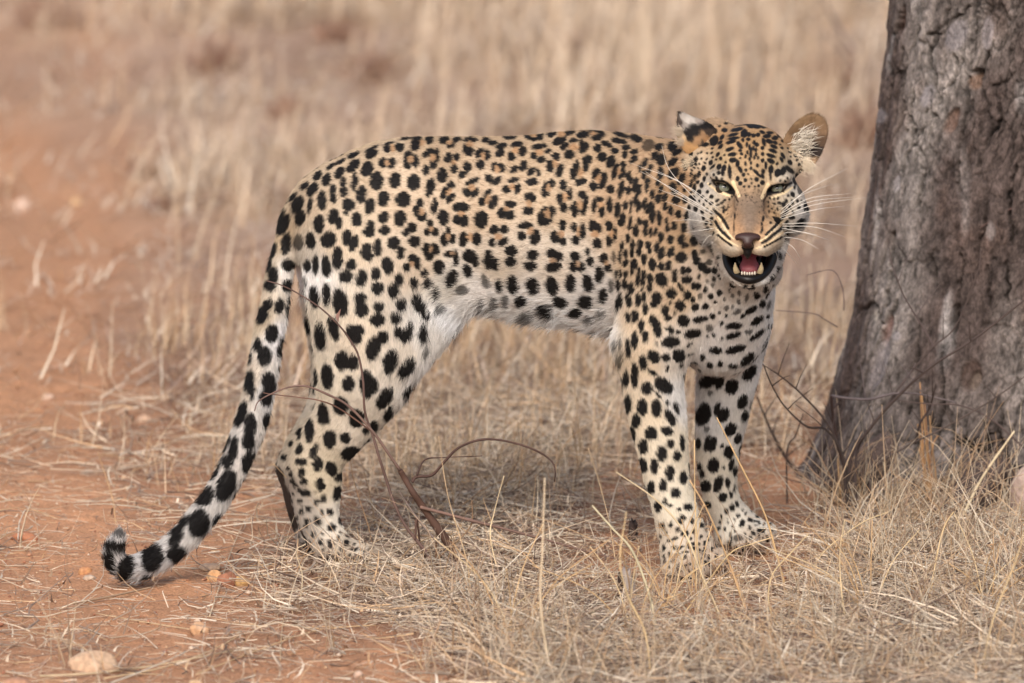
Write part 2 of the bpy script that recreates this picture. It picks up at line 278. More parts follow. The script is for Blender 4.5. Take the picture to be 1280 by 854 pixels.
# the face, finer: marks on forehead, brow and cheeks
sheet(840, 130, 6.095, '''495 195 12 45 78;465 235 10 38 75;470 262 10 42 82;450 290 12 35 75;440 345 12 30 70;458 385 12 30 80;465 428 16 26 85;550 225 22 30 15;585 232 16 16;620 240 14 14;655 235 14 14;540 275 10 14;580 270 14 12;600 160 26 22;650 165 30 20;700 165 25 18;510 155 10 40 80;560 150 10 40 88;760 180 12 45 105;795 205 10 30 95;745 220 10 24 95
725 245 14 28 85;785 260 14 22 80;740 285 14 26 110;690 215 10 20 110;785 295 10 18 110;700 290 12 30 -20;775 325 12 28 110;768 358 12 30 110;755 395 12 34 108;752 435 16 28 120;690 335 12 14;690 380 10 14;645 310 14 14;625 295 10 14;515 315 14 28 -35;520 355 12 10;530 380 10 10;570 310 8 20;590 330 8 20;600 355 10 22;620 340 8 18;640 350 8 18;575 370 8 14
560 400 8 14;640 385 10 14;600 385 10 25;655 410 8 12;690 430 12 14;625 410 8 14;590 420 8 14;560 455 8 16;600 450 8 14;650 470 10 14;715 470 10 25;695 515 12 18;500 455 12 26;520 500 12 26 -30;440 520 12 48 -5;755 500 16 30;750 545 8 35;395 490 14 24 15;385 525 12 22;358 480 14 22 20;355 525 12 14;308 480 8 24 45;295 447 12 20 30;348 385 10 18 40;370 325 10 22 40
380 255 10 22 40;365 295 10 20 50;400 200 18 16;330 210 14 18;370 415 10 12;848 510 18 30 15;805 525 20 28 15;895 500 14 40 -50;900 445 14 20 -40;845 395 10 24 -30;835 425 10 20 -30;815 240 10 20 -50;545 540 12 14;565 505 10 12;500 570 12 18;520 605 14 14;560 580 12 12;645 575 14 16;690 600 16 16;690 550 10 18 -20;640 520 10 30 -45;665 545 8 20 -45
550 630 8 8;600 490 8 12;660 625 8 10;630 630 6 6;240 490 14 20 20;205 535 12 22 15;175 560 12 22 20;245 570 10 20 15;195 595 12 12;170 640 12 32 10;225 620 12 20 10;205 675 14 20 10;265 535 8 10;150 595 8 20;270 670 10 12;300 707 14 14;345 735 10 16 60;230 707 12 10;262 735 10 10;298 758 14 12;380 755 8 16 70;350 770 6 16 75;400 735 8 12 60;150 710 20 14
850 765 16 18;820 755 14 10;895 785 10 18 -20;915 750 10 20 -10;920 690 12 20 -30;870 740 10 14;885 700 8 10;955 740 10 12;955 555 12 24 -10;935 590 12 30 -20;990 530 12 30 -25;980 640 20 50 0 f;935 635 8 14;1025 785 20 35;1050 730 10 20;965 790 12 12;1045 670 10 14;870 815 14 20 -20;780 760 6 14 110;760 800 5 10 110;735 780 5 8;740 820 5 10;780 830 6 12 110
430 790 5 12 70;410 810 6 12 70;460 775 5 10 60;390 790 6 14 75;100 470 18 20;250 310 30 14;320 280 26 36 30;320 205 14 16''')
sheet(840, 240, 6.095, '''912 195 20 16;975 225 12 30 60;960 255 14 40 65;478 185 6 22;395 145 10 12;775 198 10 10;752 235 8 10;695 205 8 20 10;685 245 6 14;685 290 8 26 15;470 270 4 40;560 30 5 6;610 40 5 5;850 180 14 26 30;110 180 16 24;180 130 14 20 10;240 200 10 16;160 60 18 16''')
# line marks on the face: colour, half width px, soft, points in photograph pixels
def ln(x0, y0, s, pts): return [(x0 + a / s, y0 + b / s) for a, b in pts]
R_ = (840, 240, 6.095); S_ = (870, 200, 9.143)
SHEETS[:N_BODY_SPOTS] = [(x, y, rx * (.95 if k == 't' else 1.07) + .2, ry * (.95 if k == 't' else 1.05) + .2, a, k) for x, y, rx, ry, a, k in SHEETS[:N_BODY_SPOTS]]
SHEETS[N_BODY_SPOTS:] = [(x, y, rx * 1.22 + .15, ry * 1.15 + .15, a, k) for x, y, rx, ry, a, k in SHEETS[N_BODY_SPOTS:]]
BLK = (22, 19, 18)
FACE_LINES = [
 ((228, 205, 165), 1.5, ln(*S_, [(140, 270), (230, 345), (330, 392), (400, 415)])),
 ((228, 200, 158), 2.1, ln(*S_, [(425, 250), (455, 330), (490, 410)])),
 ((228, 205, 165), 1.5, ln(*S_, [(1100, 315), (1010, 375), (920, 412), (850, 445)])),
 ((228, 200, 158), 2.1, ln(*S_, [(825, 280), (785, 350), (755, 430)])),
 ((228, 202, 162), 0.8, ln(*R_, [(345, 185), (385, 245), (425, 310), (470, 360)])),
 ((228, 202, 162), 0.8, ln(*R_, [(335, 275), (385, 335), (450, 385), (500, 410)])),
 ((228, 202, 162), 0.8, ln(*R_, [(835, 232), (780, 280), (725, 340), (670, 375)])),
 ((228, 202, 162), 0.8, ln(*R_, [(850, 305), (790, 348), (715, 402), (640, 430)])),
 (BLK, 1.5, ln(*S_, [(190, 235), (240, 300), (330, 352), (430, 392)])),
 (BLK, 1.7, ln(*S_, [(190, 235), (250, 235), (350, 262), (425, 335), (430, 392)])),
 ((60, 42, 32), 1.0, ln(*S_, [(430, 392), (460, 440), (480, 480)])),
 (BLK, 1.5, ln(*S_, [(1040, 290), (1000, 345), (900, 380), (815, 400)])),
 (BLK, 1.7, ln(*S_, [(815, 400), (850, 310), (950, 285), (1040, 285), (1090, 265)])),
 ((60, 42, 32), 1.0, ln(*S_, [(815, 400), (790, 440), (770, 475)])),
 (BLK, 2.0, ln(*R_, [(330, 150), (375, 190), (405, 235), (428, 278)])),
 (BLK, 1.9, ln(*R_, [(330, 225), (360, 275), (400, 320), (440, 355)])),
 (BLK, 1.5, ln(*R_, [(350, 330), (400, 370), (455, 408)])),
 (BLK, 2.0, ln(*R_, [(840, 200), (790, 255), (755, 290), (720, 325)])),
 (BLK, 2.1, ln(*R_, [(845, 270), (800, 305), (745, 350), (690, 388)])),
 (BLK, 1.4, ln(*R_, [(835, 345), (770, 385), (700, 420)])),
]
# coat ground colours (photograph pixel -> fur colour; back and belly offset for light below)
COAT = [(400,230,214,184,147),(450,200,212,180,140),(550,180,208,172,130),(650,175,206,170,128),(750,175,205,165,120),(820,190,198,155,110),(500,240,215,185,150),(600,260,210,178,142),(700,250,210,178,140),(780,260,200,160,118),(830,280,196,152,108),
(430,300,218,192,158),(520,330,215,190,160),(620,330,215,195,170),(700,330,218,200,178),(740,370,214,206,198),(600,370,218,212,206),(560,360,215,205,190),(650,390,212,206,200),(740,400,214,208,203),(580,385,212,206,200),(540,420,222,216,208),(370,320,190,175,155),(385,350,225,220,215),(400,400,225,208,182),
(450,420,228,208,180),(500,450,230,215,195),(530,470,225,220,215),(400,470,225,210,185),(460,540,228,212,190),(380,560,205,185,155),(400,600,215,195,160),(370,620,165,150,135),(375,650,165,152,138),(430,650,228,215,195),(450,690,225,215,198),
(350,300,200,170,130),(338,340,200,175,140),(355,340,215,208,200),(325,400,205,180,145),(350,420,215,210,208),(310,480,205,185,160),(335,490,214,210,206),(300,560,215,205,195),(250,650,215,208,200),(160,720,212,207,205),
(800,330,205,170,130),(850,300,195,155,110),(845,230,198,150,100),(800,400,222,192,155),(850,370,215,180,140),(880,400,218,204,190),(900,360,212,196,180),(950,390,225,222,218),(900,420,215,208,203),(880,450,212,206,202),(930,470,224,221,218),(800,450,226,198,162),(810,520,226,202,168),(850,440,220,205,188),(855,500,225,220,215),
(840,560,226,208,178),(850,620,226,210,182),(850,690,208,186,158),(865,706,188,160,132),(885,700,190,163,136),(930,672,196,174,150),(948,672,190,168,144),(440,690,196,172,144),(462,692,188,162,134),(890,520,218,214,212),(930,530,226,218,208),(910,600,226,214,192),(920,660,224,212,190),(955,655,210,200,184),(870,340,205,180,155),(935,378,224,219,212),(905,350,208,194,178),(962,366,224,220,214),(975,340,210,200,190)]
FACE = [(935,160,196,148,95),(900,170,192,142,90),(970,170,200,150,98),(935,175,186,140,88),(935,190,196,150,98),(920,222,206,172,128),(955,222,206,172,128),(928,208,200,160,112),(947,208,200,160,112),(937,232,186,150,110),(885,235,214,200,182),(995,235,214,202,184),(875,220,212,192,165),(905,200,208,172,122),(965,200,208,172,122),(937,215,205,165,115),(880,210,212,185,150),(1000,205,208,180,145),(870,240,212,200,182),(1008,240,210,196,180),(893,222,196,178,154),(980,222,196,178,154),
(937,240,180,142,104),(937,250,150,122,98),(937,260,134,112,92),(937,272,128,108,92),(937,284,138,118,102),(931,266,138,114,92),(943,266,138,114,92),(930,278,140,116,96),(944,278,140,116,96),(925,270,190,142,98),(950,270,190,142,98),(918,280,205,150,98),(958,280,205,150,98),(905,275,218,172,118),(968,275,218,172,118),(900,292,232,208,170),(970,292,232,208,170),(906,284,226,192,148),(964,284,226,192,148),(918,296,206,160,116),(953,298,206,160,116),(925,284,196,140,92),(948,284,196,140,92),(916,288,204,150,100),(956,289,204,150,100),(912,311,236,220,194),(957,312,236,220,194),
(880,250,214,200,182),(890,258,205,188,160),(985,258,205,188,160),(872,270,214,206,196),(1002,268,214,206,196),(885,262,208,190,165),(866,290,214,206,198),(885,300,214,208,202),(880,320,214,208,202),(990,300,212,206,200),(915,352,226,222,216),(960,350,226,222,216),(935,362,226,222,218),(985,285,205,196,186),(895,330,206,198,192),(978,320,150,140,130)]

# small specks that fill forehead and cheeks between the larger marks
_rg = np.random.default_rng(11); _have = [(q[0], q[1], max(q[2], q[3])) for q in SHEETS[N_BODY_SPOTS:]]; _new = 0
for _ in range(9000):
    x, y = _rg.uniform(862, 1014), _rg.uniform(153, 312)
    if ((x - 938) / 76) ** 2 + ((y - 228) / 82) ** 2 > 1: continue
    if abs(x - 937) < 21 and y > 236: continue
    if abs(x - 937) < 46 and y > 262: continue
    if min(((x - 904) / 19) ** 2 + ((y - 236) / 11) ** 2, ((x - 971.5) / 19) ** 2 + ((y - 237) / 11) ** 2) < 1: continue
    r = _rg.uniform(1.2, 1.9) if y < 262 else _rg.uniform(1.6, 2.6)
    if any((x - a) ** 2 + (y - b) ** 2 < (c * .95 + r + 1.7) ** 2 for a, b, c in _have): continue
    _have.append((x, y, r)); _new += 1
    ang = math.degrees(math.atan2(x - 937, 262 - y)) if y < 215 else _rg.uniform(-40, 40)
    SHEETS.append((x, y, r, r * _rg.uniform(1.1, 1.6), ang + (90 if y < 200 else 0), ''))
print('specks', _new)

for _ in range(150):
    x = _rg.normal(937, 17); y = _rg.uniform(236, 268)
    if _rg.random() < .35: x = _rg.choice([_rg.uniform(895, 922), _rg.uniform(954, 980)]); y = _rg.uniform(258, 272)
    if abs(x - 937) < 12 and y > 256: continue
    SHEETS.append((x, y, _rg.uniform(.5, .85), _rg.uniform(.6, 1.0), 0, 'f'))
def _shade(tab, f): return [(x, y, *[min(255, f(y, q)) for q in c]) for x, y, *c in tab]
COAT += [(600, 396, 240, 237, 233), (650, 402, 240, 237, 233), (700, 410, 240, 237, 233), (745, 416, 238, 234, 230), (560, 402, 240, 237, 233)]  # belly whites raised to offset the self-shadow of the long fur
COAT = _shade(COAT, lambda y, q: q * .94 if y < 235 else q)                                   # back darkened as countershading and to offset the strong top light
COAT = [(x, y, *([min(246, q * 1.08) for q in c] if min(c) > 198 and y < 480 else c)) for x, y, *c in COAT]   # white belly, chest and groin, brightened to offset the shade beneath

# finer specks between the marks of neck, shoulder and feet
_hb = [(q[0], q[1], max(q[2], q[3]) * .85 + min(q[2], q[3]) * .1) for q in SHEETS[:N_BODY_SPOTS] if q[5] != 't']; _fine = []
for cx_, cy_, ax_, ay_, r0_, r1_, gap_, tries in [(838, 300, 62, 120, 1.9, 2.9, 2.3, 3500), (915, 385, 58, 42, 1.7, 2.6, 3.0, 900), (862, 682, 42, 34, 1.5, 2.6, 2.4, 900), (930, 661, 38, 26, 1.5, 2.5, 2.6, 700), (432, 672, 42, 28, 1.4, 2.3, 3.0, 500), (385, 640, 24, 40, 1.4, 2.4, 3.2, 400)]:
    for _ in range(tries):
        x, y = cx_ + _rg.uniform(-1, 1) * ax_, cy_ + _rg.uniform(-1, 1) * ay_
        if ((x - cx_) / ax_) ** 2 + ((y - cy_) / ay_) ** 2 > 1 or ((x - 937) / 74) ** 2 + ((y - 255) / 104) ** 2 < 1: continue
        r = _rg.uniform(r0_, r1_)
        if any((x - a) ** 2 + (y - b) ** 2 < (c + r + gap_) ** 2 for a, b, c in _hb): continue
        _hb.append((x, y, r)); _fine.append((x, y, r, r * _rg.uniform(1, 1.7), _rg.uniform(-15, 20), ''))
SHEETS[N_BODY_SPOTS:N_BODY_SPOTS] = _fine; N_BODY_SPOTS += len(_fine)
print('fine', len(_fine))
# ------------------------------------------------------------------ implicit body (distance fields, meshed once)
def loft(rows, lat=None, n=3, cap=1.0):
    """rows: px py Y half-height(px) half-depth(m) -> list of segments with a direction"""
    T = np.array(rows, float)
    P = W(T[:, 0], T[:, 1], T[:, 2])
    tab = np.column_stack([P, T[:, 3] * KPX, T[:, 4]])
    tab = spline(tab, (len(rows) - 1) * n + 1)
    segs = []
    for a, b in zip(tab[:-1], tab[1:]):
        t = b[:3] - a[:3]; L = np.linalg.norm(t); t = t / L
        l = np.array([0, 1.0, 0]) if lat is None else np.array(lat, float)
        l = l - t * (l @ t); l /= np.linalg.norm(l)
        segs.append((a[:3], t, L, l, np.cross(t, l), a[3], b[3], a[4], b[4], cap))
    return ('loft', segs)
def ell(px, py, Y, rx, ry, rz, rot=0.0, yaw=0.0):
    """rx, ry in pixels, rz in metres, rot = roll in the picture plane (deg, clockwise)"""
    c = W(px, py, Y); r = math.radians(rot); w = math.radians(yaw)
    ax = np.array([math.cos(r) * math.cos(w), math.sin(w), -math.sin(r)]); ax /= np.linalg.norm(ax)
    ay = np.array([-math.sin(w), math.cos(w), 0])
    ay = ay - ax * (ax @ ay); ay /= np.linalg.norm(ay)
    return ('ell', (c, np.stack([ax, ay, np.cross(ax, ay)]), np.array([rx * KPX, rz, ry * KPX])))
def d_seg(P, s):
    a, t, L, l, b, ra, rb, da, db, cap = s
    q = P - a
    u = q @ t
    uc = np.clip(u, 0, L); o = u - uc; f = uc / L
    r1 = ra + (rb - ra) * f; r2 = da + (db - da) * f
    x = q @ l; y = q @ b
    e = np.minimum(r1, r2) * cap
    Q = np.sqrt((x / r2) ** 2 + (y / r1) ** 2 + (o / e) ** 2) + 1e-6
    m = np.sqrt(x * x + y * y + o * o) + 1e-9
    return m - m / Q
def d_ell(P, e):
    c, M, r = e
    q = (P - c) @ M.T
    Q = np.sqrt(((q / r) ** 2).sum(-1)) + 1e-6
    m = np.sqrt((q * q).sum(-1)) + 1e-9
    return m - m / Q
def d_prim(P, p):
    if p[0] == 'ell': return d_ell(P, p[1])
    r = None
    for s in p[1]:
        d = d_seg(P, s); r = d if r is None else np.minimum(r, d)
    return r
def smin(a, b, k):
    h = np.clip(0.5 + 0.5 * (b - a) / k, 0, 1)
    return b + (a - b) * h - k * h * (1 - h)
class Field:
    def __init__(s, xs, ys, zs, far=0.06):
        s.ax = [np.asarray(q, float) for q in (xs, ys, zs)]
        s.F = np.full([len(q) for q in s.ax], far, np.float32); s.far = far
    def sub(s, lo, hi):
        sl = []
        for q, a, b in zip(s.ax, lo, hi):
            i = max(np.searchsorted(q, a) - 1, 0); j = min(np.searchsorted(q, b) + 1, len(q))
            sl.append(slice(i, j))
        return tuple(sl)
    def pts(s, sl):
        g = np.meshgrid(*[q[c] for q, c in zip(s.ax, sl)], indexing='ij')
        return np.stack(g, -1)
    def prim_local(s, p, m):
        """field of one primitive in its own box"""
        if p[0] == 'ell':
            c, M, r = p[1]; R = r.max() + m
            sl = s.sub(c - R, c + R); return sl, d_ell(s.pts(sl), p[1])
        lo = np.min([np.minimum(q[0], q[0] + q[1] * q[2]) - max(q[5:9]) - m for q in p[1]], 0)
        hi = np.max([np.maximum(q[0], q[0] + q[1] * q[2]) + max(q[5:9]) + m for q in p[1]], 0)
        SL = s.sub(lo, hi); D = np.full([c.stop - c.start for c in SL], s.far, np.float32)
        for q in p[1]:
            R = max(q[5:9]) + m
            sl = s.sub(np.minimum(q[0], q[0] + q[1] * q[2]) - R, np.maximum(q[0], q[0] + q[1] * q[2]) + R)
            d = d_seg(s.pts(sl), q)
            rel = tuple(slice(a.start - b.start, a.stop - b.start) for a, b in zip(sl, SL))
            D[rel] = np.minimum(D[rel], d)
        return SL, D
    def add(s, p, k=0.02, m=0.03):
        sl, d = s.prim_local(p, m); s.F[sl] = smin(s.F[sl], d, k)
    def cut(s, p, k=0.004, m=0.01):
        sl, d = s.prim_local(p, m); s.F[sl] = -smin(-s.F[sl], d, k)
    def mesh(s):
        F = s.F; S = F < 0
        nx, ny, nz = F.shape
        c = S[:-1, :-1, :-1].astype(np.int8)
        cnt = np.zeros((nx - 1, ny - 1, nz - 1), np.int8)
        for a in (0, 1):
            for b in (0, 1):
                for d in (0, 1):
                    cnt += S[a:nx - 1 + a, b:ny - 1 + b, d:nz - 1 + d]
        act = (cnt > 0) & (cnt < 8)
        idx = np.full(act.shape, -1, np.int64); I, J, K = np.nonzero(act); n = len(I)
        idx[I, J, K] = np.arange(n)
        X = [s.ax[0], s.ax[1], s.ax[2]]
        acc = np.zeros((n, 3)); w = np.zeros(n)
        corners = [(a, b, d) for a in (0, 1) for b in (0, 1) for d in (0, 1)]
        val = {q: F[I + q[0], J + q[1], K + q[2]].astype(float) for q in corners}
        pos = {q: np.stack([X[0][I + q[0]], X[1][J + q[1]], X[2][K + q[2]]], -1) for q in corners}
        for q in corners:
            for ax in range(3):
                if q[ax] == 0:
                    q2 = list(q); q2[ax] = 1; q2 = tuple(q2)
                    f1, f2 = val[q], val[q2]; m = (f1 < 0) != (f2 < 0)
                    t = np.where(m, f1 / np.where(m, f1 - f2, 1), 0)[:, None]
                    acc += np.where(m[:, None], pos[q] + (pos[q2] - pos[q]) * t, 0); w += m
        V = acc / w[:, None]
        quads = []
        # edges along x, y, z
        for ax in range(3):
            o1, o2 = [(1, 2), (2, 0), (0, 1)][ax]
            A = [slice(None)] * 3; B = [slice(None)] * 3
            A[ax] = slice(0, -1); B[ax] = slice(1, None)
            A[o1] = B[o1] = slice(1, -1); A[o2] = B[o2] = slice(1, -1)
            s1, s2 = S[tuple(A)], S[tuple(B)]
            e = np.array(np.nonzero(s1 != s2)); inside = s1[tuple(e)]
            e = e.T; e[:, o1] += 1; e[:, o2] += 1
            def cell(d1, d2):
                q = e.copy(); q[:, o1] -= d1; q[:, o2] -= d2
                return idx[q[:, 0], q[:, 1], q[:, 2]]
            qd = np.stack([cell(1, 1), cell(0, 1), cell(0, 0), cell(1, 0)], -1)
            qd[~inside] = qd[~inside][:, ::-1]
            quads.append(qd)
        Q = np.vstack(quads); Q = Q[(Q >= 0).all(1)]
        return V, Q
def sdf_mesh(adds, cuts=(), step=0.0012, k=0.004):
    los, his = [], []
    for p in adds:
        if p[0] == 'ell':
            c, M, r = p[1]; los.append(c - r.max()); his.append(c + r.max())
        else:
            for q in p[1]:
                R = max(q[5:9]); los += [q[0] - R, q[0] + q[1] * q[2] - R]; his += [q[0] + R, q[0] + q[1] * q[2] + R]
    lo = np.min(los, 0) - 3 * step; hi = np.max(his, 0) + 3 * step
    f = Field(*[np.arange(a, b + step, step) for a, b in zip(lo, hi)])
    for p in adds: f.add(p, k)
    for p in cuts: f.cut(p, k * 0.5)
    return f.mesh()

def band(lo, hi, step, flo, fhi, fine):
    """axis samples: coarse with a fine stretch"""
    return np.concatenate([np.arange(lo, flo, step), np.arange(flo, fhi, fine), np.arange(fhi, hi + step, step)])

# -- the animal, part by part (px, py, Y, half height px, half depth m)
torso = loft([(897, 305, -.085, 66, .080), (872, 304, -.075, 96, .092), (830, 303, -.060, 114, .100), (780, 296, -.045, 122, .102), (738, 287, -.032, 123, .100),
              (690, 286, -.020, 119, .098), (640, 283, -.010, 112, .094), (590, 277, .000, 106, .090), (540, 268, .012, 97, .084), (485, 263, .025, 87, .084), (430, 272, .035, 67, .080), (398, 285, .042, 48, .062)], n=3)
chest = loft([(898, 330, -.115, 56, .050), (902, 375, -.110, 57, .055), (898, 420, -.085, 50, .055)], n=3)
neck = loft([(925, 228, -.150, 58, .065), (890, 245, -.125, 68, .075), (855, 262, -.095, 82, .085), (810, 275, -.060, 92, .090)], lat=(0.4, 0.9, 0), n=3)
throat = loft([(930, 335, -.200, 32, .040), (917, 365, -.150, 43, .050), (906, 400, -.105, 45, .050)], lat=(0, 0, 1), n=3)
shoulder = loft([(800, 215, -.105, 34, .030), (818, 270, -.125, 44, .038), (842, 330, -.140, 46, .040)], n=3)
upper_arm = loft([(842, 330, -.140, 46, .042), (826, 385, -.140, 50, .044), (815, 430, -.138, 45, .042)], n=3)
front_near = loft([(815, 430, -.138, 43, .042), (816, 480, -.138, 37, .038), (822, 525, -.140, 35, .034), (829, 565, -.142, 31, .031), (834, 600, -.143, 28, .030), (843, 635, -.145, 27, .031), (852, 665, -.150, 30, .032), (862, 688, -.158, 32, .034)], n=3)
near_paw = [ell(865, 696, -.160, 41, 25, .050, 12), ell(840, 708, -.176, 14, 13, .026), ell(857, 712, -.192, 14, 13, .028), ell(877, 710, -.192, 14, 13, .028, 0), ell(896, 699, -.178, 13, 13, .028, 20)]
front_far = loft([(912, 400, -.050, 52, .045), (912, 450, -.030, 40, .040), (905, 500, -.005, 34, .036), (899, 545, .015, 29, .032), (897, 580, .03, 25, .029), (899, 610, .04, 22, .027), (907, 637, .05, 23, .029), (922, 658, .055, 26, .032)], n=3)
far_paw = [ell(929, 663, .05, 36, 21, .042, 8), ell(907, 673, .035, 13, 12, .024), ell(925, 677, .02, 13, 12, .026), ell(944, 674, .022, 14, 12, .026), ell(959, 665, .036, 12, 12, .024)]
thigh = loft([(418, 265, .000, 46, .050), (450, 330, -.025, 72, .055), (463, 390, -.035, 74, .056), (457, 440, -.035, 64, .052), (452, 475, -.035, 57, .046)], n=3)
shank = loft([(468, 450, -.035, 50, .044), (446, 500, -.033, 46, .038), (424, 535, -.030, 38, .032), (400, 566, -.028, 33, .027), (391, 590, -.026, 31, .025)], n=3)
meta = loft([(388, 580, -.026, 26, .023), (394, 610, -.025, 32, .023), (396, 640, -.024, 28, .024), (404, 665, -.024, 25, .026), (420, 684, -.028, 20, .030)], n=3)
hind_foot = [loft([(412, 682, -.028, 18, .030), (440, 689, -.034, 13, .034), (462, 691, -.038, 10, .036)], n=2), ell(455, 692, -.065, 16, 9, .013), ell(463, 693, -.045, 15, 9, .013), ell(468, 691, -.022, 15, 9, .013)]
thigh_far = loft([(430, 320, .085, 60, .045), (440, 400, .100, 58, .045), (436, 460, .100, 46, .040), (415, 515, .092, 33, .032), (380, 560, .080, 24, .026), (366, 585, .075, 17, .022)], n=3)
meta_far = loft([(366, 585, .075, 16, .022), (372, 618, .074, 18, .022), (380, 650, .072, 17, .022), (388, 674, .070, 15, .024), (408, 688, .060, 11, .030), (430, 690, .050, 9, .030)], n=3)
TAIL = [(395, 262, .050, 15, .018), (375, 275, .040, 16, .019), (362, 300, .020, 16, .019), (350, 340, .000, 16, .019), (342, 390, -.030, 17, .020), (334, 430, -.060, 18, .021), (328, 470, -.085, 18.5, .021), (317, 520, -.115, 18.5, .021), (302, 560, -.140, 18, .021), (284, 600, -.160, 17, .020),
        (258, 640, -.185, 16.5, .019), (222, 680, -.210, 16, .018), (190, 702, -.230, 15, .018), (165, 711, -.245, 14.5, .018), (147, 704, -.252, 13, .017), (143, 688, -.255, 12, .015), (149, 672, -.255, 7, .010)]
tail = loft(TAIL, n=3)
knee_fold = loft([(572, 345, -.035, 38, .030), (546, 394, -.045, 32, .026), (515, 440, -.045, 26, .026)], n=2)
far_shoulder = loft([(860, 240, .005, 50, .040), (885, 330, .005, 52, .045), (905, 400, -.020, 48, .045)], n=2)
# head
HY = -.0
head = [ell(938, 210, -.165, 53, 54, .085), ell(938, 248, -.200, 60, 50, .058), ell(893, 270, -.200, 28, 36, .046), ell(981, 264, -.200, 28, 31, .046),
        ell(904, 223, -.238, 18, 8, .019, 16), ell(972, 225, -.238, 18, 8, .019, -16),
        loft([(938, 218, -.238, 18, .020), (937, 248, -.262, 18, .018), (936, 272, -.292, 18, .018), (935, 288, -.316, 16, .016)], lat=(0, 0, 1), n=3),
        ell(990, 203, -.160, 17, 16, .032), ell(882, 203, -.150, 18, 16, .032), ell(935, 292, -.270, 38, 26, .050), ell(912, 297, -.302, 21, 19, .034, 25), ell(958, 297, -.302, 21, 19, .034, -25),
        ell(920, 309, -.314, 13, 9, .020, 15), ell(950, 309, -.314, 13, 9, .020, -15)]
jaw = [loft([(902, 302, -.215, 12, .016), (908, 326, -.235, 11, .016), (918, 343, -.262, 10, .016), (936, 350, -.280, 10, .018), (954, 344, -.262, 10, .016), (965, 328, -.235, 11, .016), (972, 302, -.215, 12, .016)], lat=(0, 1, 0), n=2),
       ell(936, 338, -.200, 40, 30, .055)]
nape = ell(893, 186, -.115, 34, 37, .050)
mouth_cut = ell(937, 330, -.290, 25, 17, .080)
eye_cuts = [ell(904.5, 235.6, -.262, 13.0, 4.6, .026, 23), ell(971.5, 237.2, -.262, 13.0, 4.4, .026, -18)]

fine = 0.0017
h0 = W(862, 360, -.33); h1 = W(1014, 150, -.13)
fld = Field(band(-.60, .47, .0045, h0[0], h1[0], fine), band(-.40, .18, .0045, -.352, -.175, fine), band(-.02, .68, .0045, h0[2], h1[2], fine))
for p, k in [(torso, .02), (chest, .04), (neck, .04), (shoulder, .035), (upper_arm, .03), (front_near, .02), (far_shoulder, .03), (front_far, .025), (thigh, .035), (knee_fold, .03), (shank, .025), (meta, .02), (thigh_far, .03), (meta_far, .02), (tail, .012), (throat, .04), (nape, .03)]:
    fld.add(p, k)
for p in near_paw + far_paw: fld.add(p, .007)
for p in hind_foot: fld.add(p, .008)
for p in head: fld.add(p, .014)
for p in jaw: fld.add(p, .012)
fld.cut(mouth_cut, .005, .02)
for e in eye_cuts: fld.cut(e, .002, .02)
BV, BQ = fld.mesh()

def vertex_normals(V, Q):
    n = np.zeros_like(V)
    fn = np.cross(V[Q[:, 2]] - V[Q[:, 0]], V[Q[:, 3]] - V[Q[:, 1]])
    for j in range(4): np.add.at(n, Q[:, j], fn)
    return n / (np.linalg.norm(n, axis=1, keepdims=True) + 1e-12)
BN = vertex_normals(BV, BQ)

# -- coat painting: position + normal -> colour of the hair growing there
VIEW = np.array([0, -_cp, _sp])                       # from the animal to the side the marks were drawn from
AX_R = np.array([1.0, 0, 0]); AX_U = np.array([0, _sp, _cp])
def idw(tab, xy, p=2.6):
    tab = np.asarray(tab, float); num = 0; den = 0
    for r in tab:
        w = 1.0 / (((xy[:, 0] - r[0]) ** 2 + (xy[:, 1] - r[1]) ** 2) + (8.0 if p > 8 else 60.0)) ** (p / 2)
        num = num + w[:, None] * r[2:]; den = den + w
    return num / den[:, None]
_px, _dep = PX(BV)
_face = BN @ VIEW
